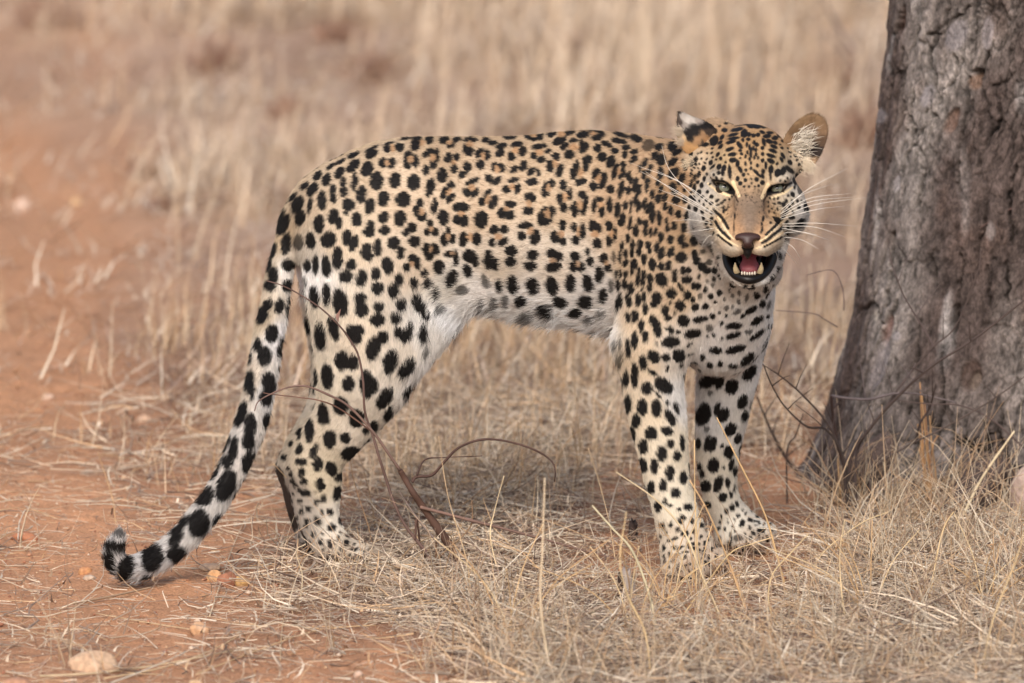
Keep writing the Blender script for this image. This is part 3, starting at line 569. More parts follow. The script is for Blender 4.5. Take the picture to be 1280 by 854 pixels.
# coarse depth buffer: which of the skin is seen from the photographed side
_zb = np.full((260, 320), 1e9); _gx = np.clip((_px[:, 0] / 4).astype(int), 0, 319); _gy = np.clip((_px[:, 1] / 4).astype(int), 0, 259)
np.minimum.at(_zb, (_gy, _gx), _dep)
_vis = (_dep < _zb[_gy, _gx] + .035) & (_face > 0.05)
SPOTS = []      # centre, normal, du-axis..., size, kind, face flag
def find_on_skin(x, y, rad=5.0):
    m = np.nonzero((np.abs(_px[:, 0] - x) < rad) & (np.abs(_px[:, 1] - y) < rad) & (_face > -.1))[0]
    if len(m) == 0:
        return None
    q = np.sqrt(((_px[m] - (x, y)) ** 2).sum(1))
    near = m[q < q.min() + 2.5]
    return near[np.argmin(_dep[near])]
EXTRA = [(440, 686, 2.6, 2.4, 0, ''), (452, 688, 2.4, 2, 0, ''), (461, 689, 2, 2, 0, ''), (430, 694, 2.4, 2, 0, ''), (446, 695, 2.2, 2, 0, ''), (434, 680, 2.2, 2, 0, ''), (457, 696, 1.2, 4, 0, ''),
 (848, 711, 1.3, 8, 0, ''), (867, 714, 1.3, 8, 0, ''), (887, 707, 1.3, 8, -20, ''), (836, 692, 2.2, 2.5, 0, ''), (845, 694, 2.4, 2.2, 0, ''), (856, 696, 2.5, 2.4, 0, ''), (868, 694, 2.6, 2.2, 0, ''), (879, 690, 2.4, 2.6, 0, ''), (890, 686, 2.2, 2, 0, ''), (840, 702, 2, 2, 0, ''), (858, 706, 2.2, 2, 0, ''), (875, 702, 2, 2, 0, ''), (862, 684, 2.5, 2, 0, ''), (873, 681, 2, 2.4, 0, ''), (849, 686, 2.4, 2, 0, ''), (886, 675, 2.2, 2, 0, ''), (831, 700, 1.8, 2, 0, ''),
 (914, 676, 1.2, 7, 0, ''), (933, 677, 1.2, 7, 0, ''), (949, 671, 1.2, 7, -15, ''), (926, 656, 3, 2.4, 0, ''), (937, 661, 2.6, 2.2, 0, ''), (918, 664, 2.2, 2, 0, ''), (949, 654, 2.2, 2, 0, ''), (943, 668, 2, 2, 0, ''), (924, 672, 2, 2, 0, ''), (955, 662, 2, 2, 0, ''),
 (350, 598, 5.5, 14, -10, 'd'), (356, 622, 7.5, 16, -12, 'd'), (364, 647, 9.5, 18, -15, 'd'), (374, 670, 11, 18, -20, 'd'), (383, 688, 11, 10, 0, 'd')]
for i, (x, y, rx, ry, a, k) in enumerate(SHEETS + EXTRA):
    v = find_on_skin(x, y) 
    if v is None: v = find_on_skin(x, y, 14)
    if v is None: continue
    SPOTS.append((x, y, _dep[v], BN[v], rx, ry, math.radians(a), k, N_BODY_SPOTS <= i < len(SHEETS), BV[v]))
# marks for the sides the photograph does not show, strewn by distance with the local size
hid = np.nonzero(~_vis & (BV[:, 2] > .01))[0]
RNG.shuffle(hid)
hid = hid[:6000]
dh0 = np.min([d_prim(BV[hid], p) for p in head], 0)
hid = hid[dh0 > .004]
_sc = np.array([s[9] for s in SPOTS]); extra = []; ec = []
_ssz = np.array([max(s[4], s[5]) for s in SPOTS])
for v in hid:
    p = BV[v]
    sz = 6.5 + 2.5 * vnoise(p[None], 9, 3)[0]
    if p[2] < .12: sz *= .6
    if ec and np.min(((np.array(ec) - p) ** 2).sum(1)) < (2.35 * sz * KPX) ** 2: continue
    dd = np.sqrt(((_sc - p) ** 2).sum(1)); 
    if (dd < (_ssz + sz * 1.2) * KPX).any(): continue
    ec.append(p); extra.append((p, BN[v], sz * KPX * RNG.uniform(.7, 1.0), sz * KPX * RNG.uniform(.9, 1.35), RNG.uniform(0, 3.1)))

HEAD_C = W(937, 255, -.2)
def head_w(P):
    d = np.min([d_prim(P, p) for p in head], 0)
    return np.clip(1 - (d - .004) / .012, 0, 1)
def paint(P, N, only_face=False):
    xy, dep = PX(P)
    wob = np.stack([vnoise(P, 260, 5), vnoise(P, 260, 6)], -1) * 1.0 + np.stack([vnoise(P, 700, 8), vnoise(P, 700, 9)], -1) * .55
    hw = head_w(P)
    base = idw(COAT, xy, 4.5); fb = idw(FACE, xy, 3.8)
    fb = np.where((P[:, 1] < -.12)[:, None], fb, base)
    c = base * (1 - hw[:, None]) + fb * hw[:, None]
    g = c.mean(1, keepdims=True); c = g + (c - g) * (.70 + .10 * hw[:, None])
    c = lin(np.clip(c, 0, 255)) * (.90 - .20 * hw)[:, None] * (1 + (.08 + .16 * hw) * vnoise(P, 620, 33) + .10 * hw * vnoise(P, 260, 34) - .18 * hw * np.clip(vnoise(P, 420, 35) - .45, 0, 1) * 2)[:, None]
    face = N @ VIEW
    order = np.argsort(xy[:, 0]); xs = xy[order, 0]
    ink = np.zeros(len(P)); tan = np.zeros(len(P)); sole = np.zeros(len(P))
    for (x, y, dp, n, rx, ry, a, k, fc, ctr) in SPOTS:
        R = max(rx, ry) * 1.25 + 2
        i0, i1 = np.searchsorted(xs, (x - R, x + R)); s = order[i0:i1]
        s = s[np.abs(xy[s, 1] - y) < R]
        if len(s) == 0: continue
        du = xy[s, 0] - x; dv = y - xy[s, 1]
        nw = max(n @ VIEW, .12)
        w = (dep[s] - dp) / KPX
        wexp = (n @ AX_R * du + n @ AX_U * dv) / nw
        ok = (np.abs(w - wexp) < 8 + .9 * R) & (face[s] > -.25)
        s = s[ok]; du = du[ok]; dv = dv[ok]
        wscale = 0.45 if fc else 1.0
        du = du + wob[s, 0] * wscale; dv = dv + wob[s, 1] * wscale
        q = np.sqrt(((du * math.cos(a) - dv * math.sin(a)) / rx) ** 2 + ((du * math.sin(a) + dv * math.cos(a)) / ry) ** 2)
        soft = max(1.1 / min(rx, ry), .12)
        m = np.clip((1.04 - q) / soft + .5, 0, 1)
        if k == 't': tan[s] = np.maximum(tan[s], np.clip((1.35 - q) / .5, 0, 1))
        elif k == 'd': sole[s] = np.maximum(sole[s], m)
        elif k == 'f': ink[s] = np.maximum(ink[s], m * .8)
        else: ink[s] = np.maximum(ink[s], m)
    if len(extra):
        o2 = np.argsort(P[:, 0]); px_ = P[o2, 0]
        for (ctr, n, r1, r2, a) in extra:
            R = max(r1, r2) * 1.4
            i0, i1 = np.searchsorted(px_, (ctr[0] - R, ctr[0] + R)); s = o2[i0:i1]
            q = P[s] - ctr; s = s[(np.abs(q) < R).all(1)]
            if len(s) == 0: continue
            q = P[s] - ctr + np.stack([wob[s, 0], wob[s, 1], wob[s, 0] * wob[s, 1]], -1) * KPX
            t1 = np.cross(n, (0.2, .3, .9)); t1 /= np.linalg.norm(t1); t2 = np.cross(n, t1)
            u = q @ t1; v = q @ t2
            Q = np.sqrt(((u * math.cos(a) - v * math.sin(a)) / r1) ** 2 + ((u * math.sin(a) + v * math.cos(a)) / r2) ** 2)
            m = np.clip((1.04 - Q) / .2 + .5, 0, 1) * (N[s] @ n > 0)
            ink[s] = np.maximum(ink[s], m)
    ink = ink * (1 - .85 * np.clip(tan * 1.6 - .6, 0, 1))
    c = c * (1 - tan[:, None]) + (c * .2 + lin((166, 128, 92)) * .8) * tan[:, None]
    fm = (hw > .5) & (P[:, 1] < -.17)
    for col, hwid, pts in FACE_LINES:
        pts = spline(np.array(pts), 14)
        s = np.nonzero(fm & (xy[:, 0] > pts[:, 0].min() - 6) & (xy[:, 0] < pts[:, 0].max() + 6) & (xy[:, 1] > pts[:, 1].min() - 6) & (xy[:, 1] < pts[:, 1].max() + 6))[0]
        if len(s) == 0: continue
        d = np.full(len(s), 1e9); X = xy[s] + wob[s] * .35
        for a_, b_ in zip(pts[:-1], pts[1:]):
            ab = b_ - a_; t = np.clip(((X - a_) @ ab) / (ab @ ab), 0, 1)
            d = np.minimum(d, np.linalg.norm(X - a_ - t[:, None] * ab, axis=1))
        m = np.clip((hwid - d) / .8 + .5, 0, 1)[:, None]
        if col == BLK: ink[s] = np.maximum(ink[s], m[:, 0])
        else: c[s] = c[s] * (1 - m) + lin(col) * m
    c = c * (1 - sole[:, None]) + lin((56, 46, 41)) * sole[:, None]
    c = c * (1 - ink[:, None]) + lin(BLK) * ink[:, None]
    # soles of the paws, rims of the eyes, inside of the mouth
    low = (P[:, 2] < .012) & (N[:, 2] < -.2)
    c[low] = lin((60, 48, 44))
    dm = d_prim(P, mouth_cut)
    inm = (dm < .0035) & (P[:, 1] < -.195)
    pink = (np.abs(xy[:, 0] - 937) < 17)
    c[inm] = lin((26, 20, 21)); c[inm & pink] = lin((150, 78, 84))
    for e in eye_cuts:
        c[(d_prim(P, e) < .0012) & (P[:, 1] < -.2)] = lin((18, 15, 15))
    return c, inm, hw, xy

def flow_segments():
    out = []
    for p, wgt in [(torso, 1), (neck, -1), (shoulder, 1.2), (upper_arm, 1.2), (front_near, 1.2), (front_far, 1.2), (chest, 1.1), (thigh, 1.1), (shank, 1.2), (meta, 1.2), (thigh_far, 1.1), (meta_far, 1.2), (tail, 1.3), (far_shoulder, 1), (hind_foot[0], 1.2), (throat, 1)]:
        for s in p[1]:
            out.append((s, s[1] if wgt > 0 or p is neck else -s[1], abs(wgt)))
    return out
FLOWS = flow_segments()
def flow(P, N, hw):
    acc = np.zeros_like(P)
    for s, d, w in FLOWS:
        R = max(s[5:9]) + .03
        m = np.nonzero((np.abs(P - (s[0] + s[1] * s[2] / 2)) < R + s[2]).all(1))[0]
        if len(m) == 0: continue
        dd = d_seg(P[m], s)
        acc[m] += np.exp(-(np.clip(dd, -.01, .1) / .014)) [:, None] * d * w
    nose = W(935, 290, -.300)
    hd = P - nose + np.array([0, .02, 0]); hd /= np.linalg.norm(hd, axis=1, keepdims=True)
    acc /= np.linalg.norm(acc, axis=1, keepdims=True) + 1e-9
    acc = acc * (1 - hw[:, None]) + hd * hw[:, None]
    acc = acc + .22 * np.stack([vnoise(P, 40, 11), vnoise(P, 40, 12), vnoise(P, 40, 13)], -1)
    acc = acc - N * (acc * N).sum(1, keepdims=True)
    return acc / (np.linalg.norm(acc, axis=1, keepdims=True) + 1e-9)
LEN = [(450,200,6.5),(650,170,6.5),(800,190,7),(500,280,6.5),(650,270,7),(780,280,7),(560,300,7),(700,300,8),(600,350,9),(700,350,9),(600,398,21),(640,402,22),(565,400,19),(690,413,21),(745,418,19),(552,425,17),(535,455,14),(640,375,11),(720,385,11),(830,300,8),(800,400,9),(900,380,8),(950,390,8),(900,430,10),(880,400,9),(930,420,9),(870,350,8),(830,460,8),(855,480,12),(815,550,7),(850,640,6),(860,700,5),(900,500,10),(905,580,8),(930,660,5),
       (450,420,9),(530,450,16),(385,400,14),(440,500,9),(400,560,7),(400,620,5),(365,640,3),(430,690,6),(350,330,10),(335,430,12),(305,540,13),(250,650,14),(150,700,15)]
FLEN = [(938,153,3.2),(938,175,1.9),(938,205,1.8),(905,195,2),(975,195,2),(880,215,2),(1000,215,2),(938,250,1.6),(936,285,1.3),(912,300,1.8),(958,300,1.8),(893,235,1.6),(983,235,1.6),(872,250,1.9),(1000,250,1.9),(880,265,2),(995,265,2),(890,255,1.7),(980,255,1.7),(1010,245,6),(1013,270,13),(1008,290,14),(862,280,9),(868,292,11),(1003,290,12),(885,312,14),(985,312,11),(920,275,2.6),(955,275,2.6),(936,360,13),(905,345,14),(968,345,11),(918,354,12),(954,354,12),(904,228,2.2),(972,228,2.2),(900,262,4),(975,262,4)]
fur_mat = material('coat_hair', 0.62, 0.22, attr='col')
skin_mat = material('hide', 0.7, 0.2, attr='col')

def grow(name, parent, V, Q, N, density, length=None, seed=1, lift=(.22, .55), width=.00021, coat=None, keep=None, flowfn=None, nk=4):
    """hair of one piece of hide: Curves object, one colour per hair"""
    rg = np.random.default_rng(seed)
    A = .5 * np.linalg.norm(np.cross(V[Q[:, 2]] - V[Q[:, 0]], V[Q[:, 3]] - V[Q[:, 1]]), axis=1)
    fN = N[Q[:, 0]]; fC = V[Q].mean(1)
    dens = density * (np.where(fN @ VIEW > -.15, 1.0, .45))
    dens = dens * (1 + 1.3 * np.exp(-(((fC - HEAD_C) / (.10, .12, .13)) ** 2).sum(1) ** 2))
    num = rg.poisson(A * dens)
    f = np.repeat(np.arange(len(Q)), num); n = len(f)
    a, b = rg.random(n), rg.random(n)
    q = Q[f]
    wts = np.stack([(1 - a) * (1 - b), a * (1 - b), a * b, (1 - a) * b], -1)
    P = (V[q] * wts[..., None]).sum(1); M = (N[q] * wts[..., None]).sum(1)
    M /= np.linalg.norm(M, axis=1, keepdims=True)
    if coat is None: 
        hw0 = head_w(P); f0 = flow(P, M, hw0); x0, _ = PX(P)
        l0 = (idw(LEN, x0, 4)[:, 0] * (1 - hw0) + idw(FLEN, x0, 5)[:, 0] * hw0) * .001
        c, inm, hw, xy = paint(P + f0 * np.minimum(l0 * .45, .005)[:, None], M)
    else: c, inm, hw, xy = coat(P, M)
    ok = ~inm
    if keep is not None: ok &= keep(P, M, xy)
    P, M, c, hw, xy = P[ok], M[ok], c[ok], hw[ok], xy[ok]; n = len(P)
    fl = flow(P, M, hw) if flowfn is None else flowfn(P, M)
    if length is None:
        L = (idw(LEN, xy, 4)[:, 0] * (1 - hw) + idw(FLEN, xy, 5)[:, 0] * hw) * .001
    else: L = length(P, xy)
    L = L * rg.uniform(.65, 1.15, n)
    lf = rg.uniform(lift[0], lift[1], n)[:, None]
    jit = rg.normal(0, .19, (n, 3))
    jit *= (np.clip(L / .006, .45, 1) + np.clip((L - .011) / .012, 0, .8))[:, None]
    d0 = fl * np.cos(lf) + M * np.sin(lf) + jit
    d0 /= np.linalg.norm(d0, axis=1, keepdims=True)
    d1 = fl + jit * .8 - M * .10 + np.array([0, 0, -1.0]) * np.clip((L - .012) / .02, 0, .9)[:, None]
    d1 /= np.linalg.norm(d1, axis=1, keepdims=True)
    t = np.linspace(0, 1, nk)
    X = P[:, None] - M[:, None] * .0006 + L[:, None, None] * (d0[:, None] * (t - .5 * t * t)[None, :, None] + d1[:, None] * (.5 * t * t)[None, :, None])
    hc = bpy.data.hair_curves.new(name)
    hc.add_curves([nk] * n)
    hc.attributes['position'].data.foreach_set('vector', X.astype(np.float32).ravel())
    ra = hc.attributes.get('radius') or hc.attributes.new('radius', 'FLOAT', 'POINT')
    wd = width * rg.uniform(.7, 1.3, n)
    ra.data.foreach_set('value', (wd[:, None] * np.array([1.0, .95, .7, .12])[None, :nk]).astype(np.float32).ravel())
    ca = hc.attributes.new('col', 'FLOAT_COLOR', 'CURVE')
    cc = np.ones((n, 4), np.float32); cc[:, :3] = np.clip(c * (rg.uniform(.76, 1.18, n) * (1 + .10 * vnoise(P, 160, 21) + .07 * vnoise(P, 35, 22)))[:, None], 0, 1)
    ca.data.foreach_set('color', cc.ravel())
    hc.materials.append(fur_mat)
    o = bpy.data.objects.new(name, hc); COL.objects.link(o)
    if parent: into(o, parent)
    o['kind'] = 'stuff'
    return o, n

leopard = empty('leopard', G(640, 700))
tag(leopard, 'snarling spotted leopard standing side on with its face turned to the viewer beside the tree', 'leopard')
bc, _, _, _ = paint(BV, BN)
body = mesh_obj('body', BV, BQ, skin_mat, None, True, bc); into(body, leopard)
fur, nf = grow('fur', leopard, BV, BQ, BN, 420000)
fur['kind'] = 'stuff'
print('body verts', len(BV), 'hairs', nf, 'spots', len(SPOTS), len(extra))

# -- eyes, nose, mouth
eye_mat = material('eye_white', 0.3, 0.4, lin4(52, 44, 36))
iris_mat = material('eye_iris', 0.08, 0.7, lin4(112, 114, 98))
pupil_mat = material('eye_pupil', 0.05, 0.7, (0.004, 0.004, 0.004, 1))
nose_mat = material('nose_leather', 0.45, 0.4, lin4(58, 38, 34))
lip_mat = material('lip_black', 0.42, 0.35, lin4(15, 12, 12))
tongue_mat = material('tongue_wet', 0.4, 0.4, lin4(170, 96, 102))
tooth_mat = material('tooth_ivory', 0.3, 0.5, lin4(206, 188, 150))
incisor_mat = material('incisor_white', 0.3, 0.5, lin4(225, 215, 198))
whisk_mat = material('whisker_white', 0.4, 0.4, lin4(222, 216, 206))
def uv_ball(name, c, r, mat, seg=24, rings=16, squash=(1, 1, 1), pole=(0, -1, 0), cut=None):
    th = np.linspace(0, math.pi if cut is None else cut, rings); ph = np.arange(seg) * 2 * math.pi / seg
    pole = np.array(pole, float); pole /= np.linalg.norm(pole)
    a = np.cross(pole, (0, 0, 1)); a /= np.linalg.norm(a); b = np.cross(pole, a)
    V = [(np.array(c) + r * (pole * math.cos(t) + (a * math.cos(p) + b * math.sin(p)) * math.sin(t)) * squash) for t in th for p in ph]
    Q = [(i * seg + j, (i + 1) * seg + j, (i + 1) * seg + (j + 1) % seg, i * seg + (j + 1) % seg) for i in range(rings - 1) for j in range(seg)]
    o = mesh_obj(name, V, Q, mat); into(o, leopard); return o
for (ex, ey, gx, gy) in ((905.2, 235.3, 905.6, 233.2), (971.2, 236.5, 971.4, 234.8)):
    c = W(ex, ey, -.2335); r = .0125
    e = uv_ball('eye', c, r, eye_mat)
    d = W(gx, gy, -.2335 - r) - c; d /= np.linalg.norm(d)
    ir = uv_ball('iris', c, r * 1.015, iris_mat, 24, 8, pole=d, cut=.60); ir.parent = e; ir.location = (0, 0, 0)
    pu = uv_ball('pupil', c, r * 1.03, pupil_mat, 16, 5, pole=d, cut=.20); pu.parent = e; pu.location = (0, 0, 0)
V, Q = sdf_mesh([ell(934.5, 297, -.331, 16, 6.5, .010), ell(934.5, 303, -.333, 9, 8, .011), ell(934.5, 315, -.322, 3.2, 9, .006), ell(922, 297.5, -.324, 6.5, 5, .010, 35), ell(947, 297.5, -.324, 6.5, 5, .010, -35)],
                [ell(925.5, 303.5, -.338, 4.2, 3.0, .010, 35), ell(943.5, 303.5, -.338, 4.2, 3.0, .010, -35)], .0008, .004)
nose = mesh_obj('nose', V, Q, nose_mat); into(nose, leopard)
lip = tube('lower_lip', W([908, 908, 911, 920, 936, 951, 961, 966, 967], [306, 318, 332, 344, 350, 345, 333, 318, 306], [-.250, -.262, -.272, -.288, -.300, -.288, -.272, -.262, -.250]), [.004, .0060, .0064, .0064, .0062, .0064, .0070, .0075, .005], lip_mat, leopard, 10, 40)
V, Q = sdf_mesh([loft([(937, 318, -.235, 15, .012), (937, 328, -.258, 14, .013), (936.5, 337, -.283, 10.5, .008)], lat=(0, 0, 1), n=3)], [], .0011, .004)
tongue = mesh_obj('tongue', V, Q, tongue_mat); into(tongue, leopard)
V, Q = sdf_mesh([ell(934.5, 315, -.330, 5.0, 7.0, .007), ell(934.5, 309, -.331, 8, 4, .007)], [], .0009, .004)
ph = mesh_obj('philtrum', V, Q, lip_mat); into(ph, leopard)
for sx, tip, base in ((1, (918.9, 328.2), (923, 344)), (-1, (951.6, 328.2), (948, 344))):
    a, b = W(*base, -.286), W(*tip, -.301)
    mid = (a + b) / 2 + np.array([-sx * .0016, -.002, 0])
    tube('canine_tooth', [a, mid, b], [.0044, .0036, .0005], tooth_mat, leopard, 10, 9)
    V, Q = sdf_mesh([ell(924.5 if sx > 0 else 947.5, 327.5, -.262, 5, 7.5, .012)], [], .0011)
    lf = mesh_obj('dark_mouth_pad', V, Q, lip_mat); into(lf, leopard)  # small black pad beside each canine
for i in range(6):
    x = 927.5 + i * 3.2
    c = W(x, 340.6 + abs(i - 2.5) * -.25, -.300)
    hh = [.0007, .0009, .0003, .0005, .0002, .0010][i]
    tube('incisor_tooth', [c + (0, .001, -.004), c + (0, 0, -.0012), c + (0, 0, hh)], [.0014, .0015, .0008], incisor_mat, leopard, 6, 5)

# -- ears: thin cupped shells
def make_ear(outline, Yc, depth, tilt, thick=.0075, flip=1, seed=3):
    """outline in pixels; dished by depth; returns front shell + back shell mesh"""
    O = spline(np.array(outline + outline[:1], float), 49)[:-1]
    cx, cy = O.mean(0); rings = 14; V = []; n = len(O)
    for side in (0, 1):
        for i in range(rings):
            f = i / (rings - 1)
            p = np.array([cx, cy]) * (1 - f) + O * f
            g = 1 - f * f
            Y = Yc + tilt[0] * (p[:, 0] - cx) * KPX + tilt[1] * (cy - p[:, 1]) * KPX + flip * depth * g
            edge = math.sqrt(max(0, 1 - f ** 4))
            Y = Y + (thick * .5 * edge if side else -thick * .5 * edge)
            V.append(W(p[:, 0], p[:, 1], Y))
    V = np.concatenate(V)
    Q = []
    for side in (0, 1):
        o = side * rings * n
        for i in range(rings - 1):
            for j in range(n):
                q = (o + i * n + j, o + i * n + (j + 1) % n, o + (i + 1) * n + (j + 1) % n, o + (i + 1) * n + j)
                Q.append(q[::-1] if side == 0 else q)
    Q = np.array(Q)
    fn = np.cross(V[Q[:, 2]] - V[Q[:, 0]], V[Q[:, 3]] - V[Q[:, 1]])
    fr = Q[:, 0] < rings * n
    # outward = towards the viewer on the front shell, away on the back one
    bad = np.where(fr, fn @ VIEW < 0, fn @ VIEW > 0); Q[bad] = Q[bad][:, ::-1]
    return V, Q
EAR_R = [(985, 205, 200, 160, 112), (985, 175, 156, 126, 96), (1000, 154, 150, 122, 92), (1020, 147, 146, 118, 90), (1033, 162, 138, 110, 84), (1031, 178, 100, 78, 60), (992, 168, 130, 102, 76), (1012, 168, 130, 108, 90), (1008, 182, 96, 78, 66), (1000, 180, 120, 98, 80), (1003, 187, 70, 56, 48), (1018, 190, 48, 38, 34), (1027, 190, 52, 42, 38), (1005, 203, 220, 206, 184), (995, 192, 214, 196, 166), (1018, 205, 170, 140, 110)]
EAR_L = [(848, 141, 60, 50, 45), (850, 155, 70, 58, 52), (855, 147, 176, 166, 156), (860, 152, 196, 188, 178), (867, 150, 186, 176, 166), (874, 153, 160, 148, 138), (858, 158, 150, 140, 132), (861, 164, 24, 20, 19), (868, 161, 22, 19, 18), (876, 159, 22, 19, 18), (885, 159, 24, 20, 19), (865, 170, 26, 22, 21), (872, 167, 26, 22, 21), (886, 165, 60, 48, 40), (878, 168, 150, 116, 84), (873, 175, 160, 126, 92), (885, 177, 150, 112, 76), (888, 180, 40, 32, 28), (881, 182, 60, 48, 40), (852, 176, 196, 166, 128), (858, 186, 190, 150, 104), (868, 190, 184, 144, 98), (880, 192, 186, 146, 98), (890, 187, 188, 146, 96), (848, 168, 206, 190, 168)]
def ear(outline, Yc, depth, tilt, tab, flip, length, fl):
    V, Q = make_ear(outline, Yc, depth, tilt, flip=flip)
    N = vertex_normals(V, Q)
    def coat(P, M):
        xy, _ = PX(P)
        c = lin(idw(tab, xy + np.stack([vnoise(P, 400, 31), vnoise(P, 400, 32)], -1) * 1.5, 9.0)) * .92
        back = (M @ VIEW) < -.1
        c[back] = lin((112, 90, 68))
        return c, np.zeros(len(P), bool), np.ones(len(P)), xy
    c = coat(V, N)[0]
    o = mesh_obj('ear', V, Q, skin_mat, None, True, c); into(o, leopard)
    f, n = grow('fur', None, V, Q, N, 1100000, length, 5, (.25, .5), .00017, coat, None, fl)
    f.parent = o; f['kind'] = 'stuff'
    return o
def fl_r(P, M):
    d = W(1022, 150, -.15) - W(990, 205, -.15); d = np.tile(d / np.linalg.norm(d), (len(P), 1))
    d = d - M * (d * M).sum(1, keepdims=True); return d / np.linalg.norm(d, axis=1, keepdims=True)
def fl_l(P, M):
    d = W(850, 142, -.15) - W(888, 185, -.15); d = np.tile(d / np.linalg.norm(d), (len(P), 1))
    d = d - M * (d * M).sum(1, keepdims=True); return d / np.linalg.norm(d, axis=1, keepdims=True)
ear([(978, 200), (977, 182), (984, 166), (996, 152), (1012, 143), (1025, 145), (1033, 155), (1034, 170), (1029, 187), (1020, 203), (1008, 213), (990, 212)], -.165, .012, (.25, .15), EAR_R, 1, lambda P, xy: np.full(len(P), .0055), fl_r)
ear([(847, 141), (853, 140), (864, 145), (880, 151), (892, 158), (900, 172), (899, 188), (888, 198), (872, 198), (860, 194), (851, 182), (846, 165)], -.150, .008, (-.15, .35), EAR_L, -1, lambda P, xy: np.full(len(P), .005), fl_l)
# long pale hairs inside the right ear and under the left one
def tuft(name, rows, length, col, n, seed, w=.00017):
    rg = np.random.default_rng(seed); X = []
    for _ in range(n):
        r = rows[rg.integers(len(rows))]
        p = W(r[0] + rg.normal(0, r[5]), r[1] + rg.normal(0, r[5]), r[2] + rg.normal(0, .002))
        d = np.array([r[3], -.35, r[4]]) + rg.normal(0, .22, 3); d /= np.linalg.norm(d)
        L = length * rg.uniform(.5, 1.1); t = np.linspace(0, 1, 4)[:, None]
        X.append(p + L * t * d + L * t * t * .35 * np.array([rg.normal(0, .5), 0, -.6 + rg.normal(0, .3)]))
    hc = bpy.data.hair_curves.new(name); hc.add_curves([4] * n)
    hc.attributes['position'].data.foreach_set('vector', np.array(X, np.float32).ravel())
    ra = hc.attributes.get('radius') or hc.attributes.new('radius', 'FLOAT', 'POINT')
    ra.data.foreach_set('value', np.tile(np.array([w, w, w * .7, w * .1], np.float32), n))
    ca = hc.attributes.new('col', 'FLOAT_COLOR', 'CURVE')
    cc = np.ones((n, 4), np.float32); cc[:, :3] = lin(col) * rg.uniform(.8, 1.1, n)[:, None]
    ca.data.foreach_set('color', cc.ravel()); hc.materials.append(fur_mat)
    o = bpy.data.objects.new(name, hc); COL.objects.link(o); into(o, leopard); o['kind'] = 'stuff'; return o
tuft('ear_tuft', [(990, 190, -.168, .6, .5, 4), (996, 180, -.17, .7, .5, 4), (1002, 170, -.17, .7, .5, 4), (1010, 175, -.165, .3, .8, 3), (1006, 186, -.165, .5, .5, 4)], .020, (226, 216, 200), 300, 4, .00026)
tuft('ear_tuft', [(992, 198, -.18, .7, -.3, 4), (1000, 203, -.178, .8, -.3, 4), (1008, 205, -.176, .5, -.5, 3)], .014, (224, 208, 184), 420, 6, .00024)
tuft('ear_tuft', [(884, 200, -.17, -.9, -.25, 4), (876, 202, -.168, -.9, -.2, 3), (868, 204, -.166, -.9, -.1, 3)], .017, (220, 202, 174), 700, 8, .00024)
tuft('ear_tuft', [(853, 178, -.155, -.6, .3, 3), (849, 165, -.155, -.6, .6, 3)], .009, (214, 198, 176), 350, 9)

# -- whiskers (root, bend, tip in pixels)
WH = [((893, 262), (850, 228), (788, 204)), ((894, 268), (848, 240), (800, 214)), ((896, 270), (852, 245), (806, 214)), ((893, 272), (855, 250), (822, 236)), ((891, 276), (860, 262), (832, 252)), ((891, 280), (866, 275), (842, 276)), ((895, 285), (876, 288), (856, 291)),
      ((878, 258), (838, 214), (827, 182)), ((900, 262), (858, 232), (818, 212)), ((890, 266), (856, 246), (834, 240)), ((897, 290), (884, 297), (876, 310)),
      ((975, 268), (1012, 248), (1064, 242)), ((975, 272), (1018, 256), (1082, 247)), ((977, 266), (1008, 238), (1060, 210)), ((976, 274), (1020, 262), (1055, 258)), ((978, 280), (1020, 279), (1072, 283)), ((978, 283), (1018, 284), (1056, 296)), ((975, 292), (1000, 290), (1022, 294)),
      ((975, 296), (1002, 300), (1024, 312)), ((972, 300), (990, 308), (1001, 324)), ((968, 302), (982, 314), (996, 330)), ((963, 308), (970, 316), (973, 326)), ((976, 270), (1014, 252), (1070, 246)), ((974, 264), (1002, 244), (1040, 230)), ((976, 285), (1010, 292), (1036, 300))]
for i, (r, b, t) in enumerate(WH):
    s = -1 if r[0] < 935 else 1
    Y0 = -.292 if 893 < r[0] < 970 else -.285
    pts = np.vstack([W(*r, Y0 + .012), W(*b, Y0 + RNG.uniform(-.01, .02)), W(*t, Y0 + RNG.uniform(-.01, .04))])
    tube('whisker', pts, [.00042, .00036, .00010], whisk_mat, leopard, 5, 12)
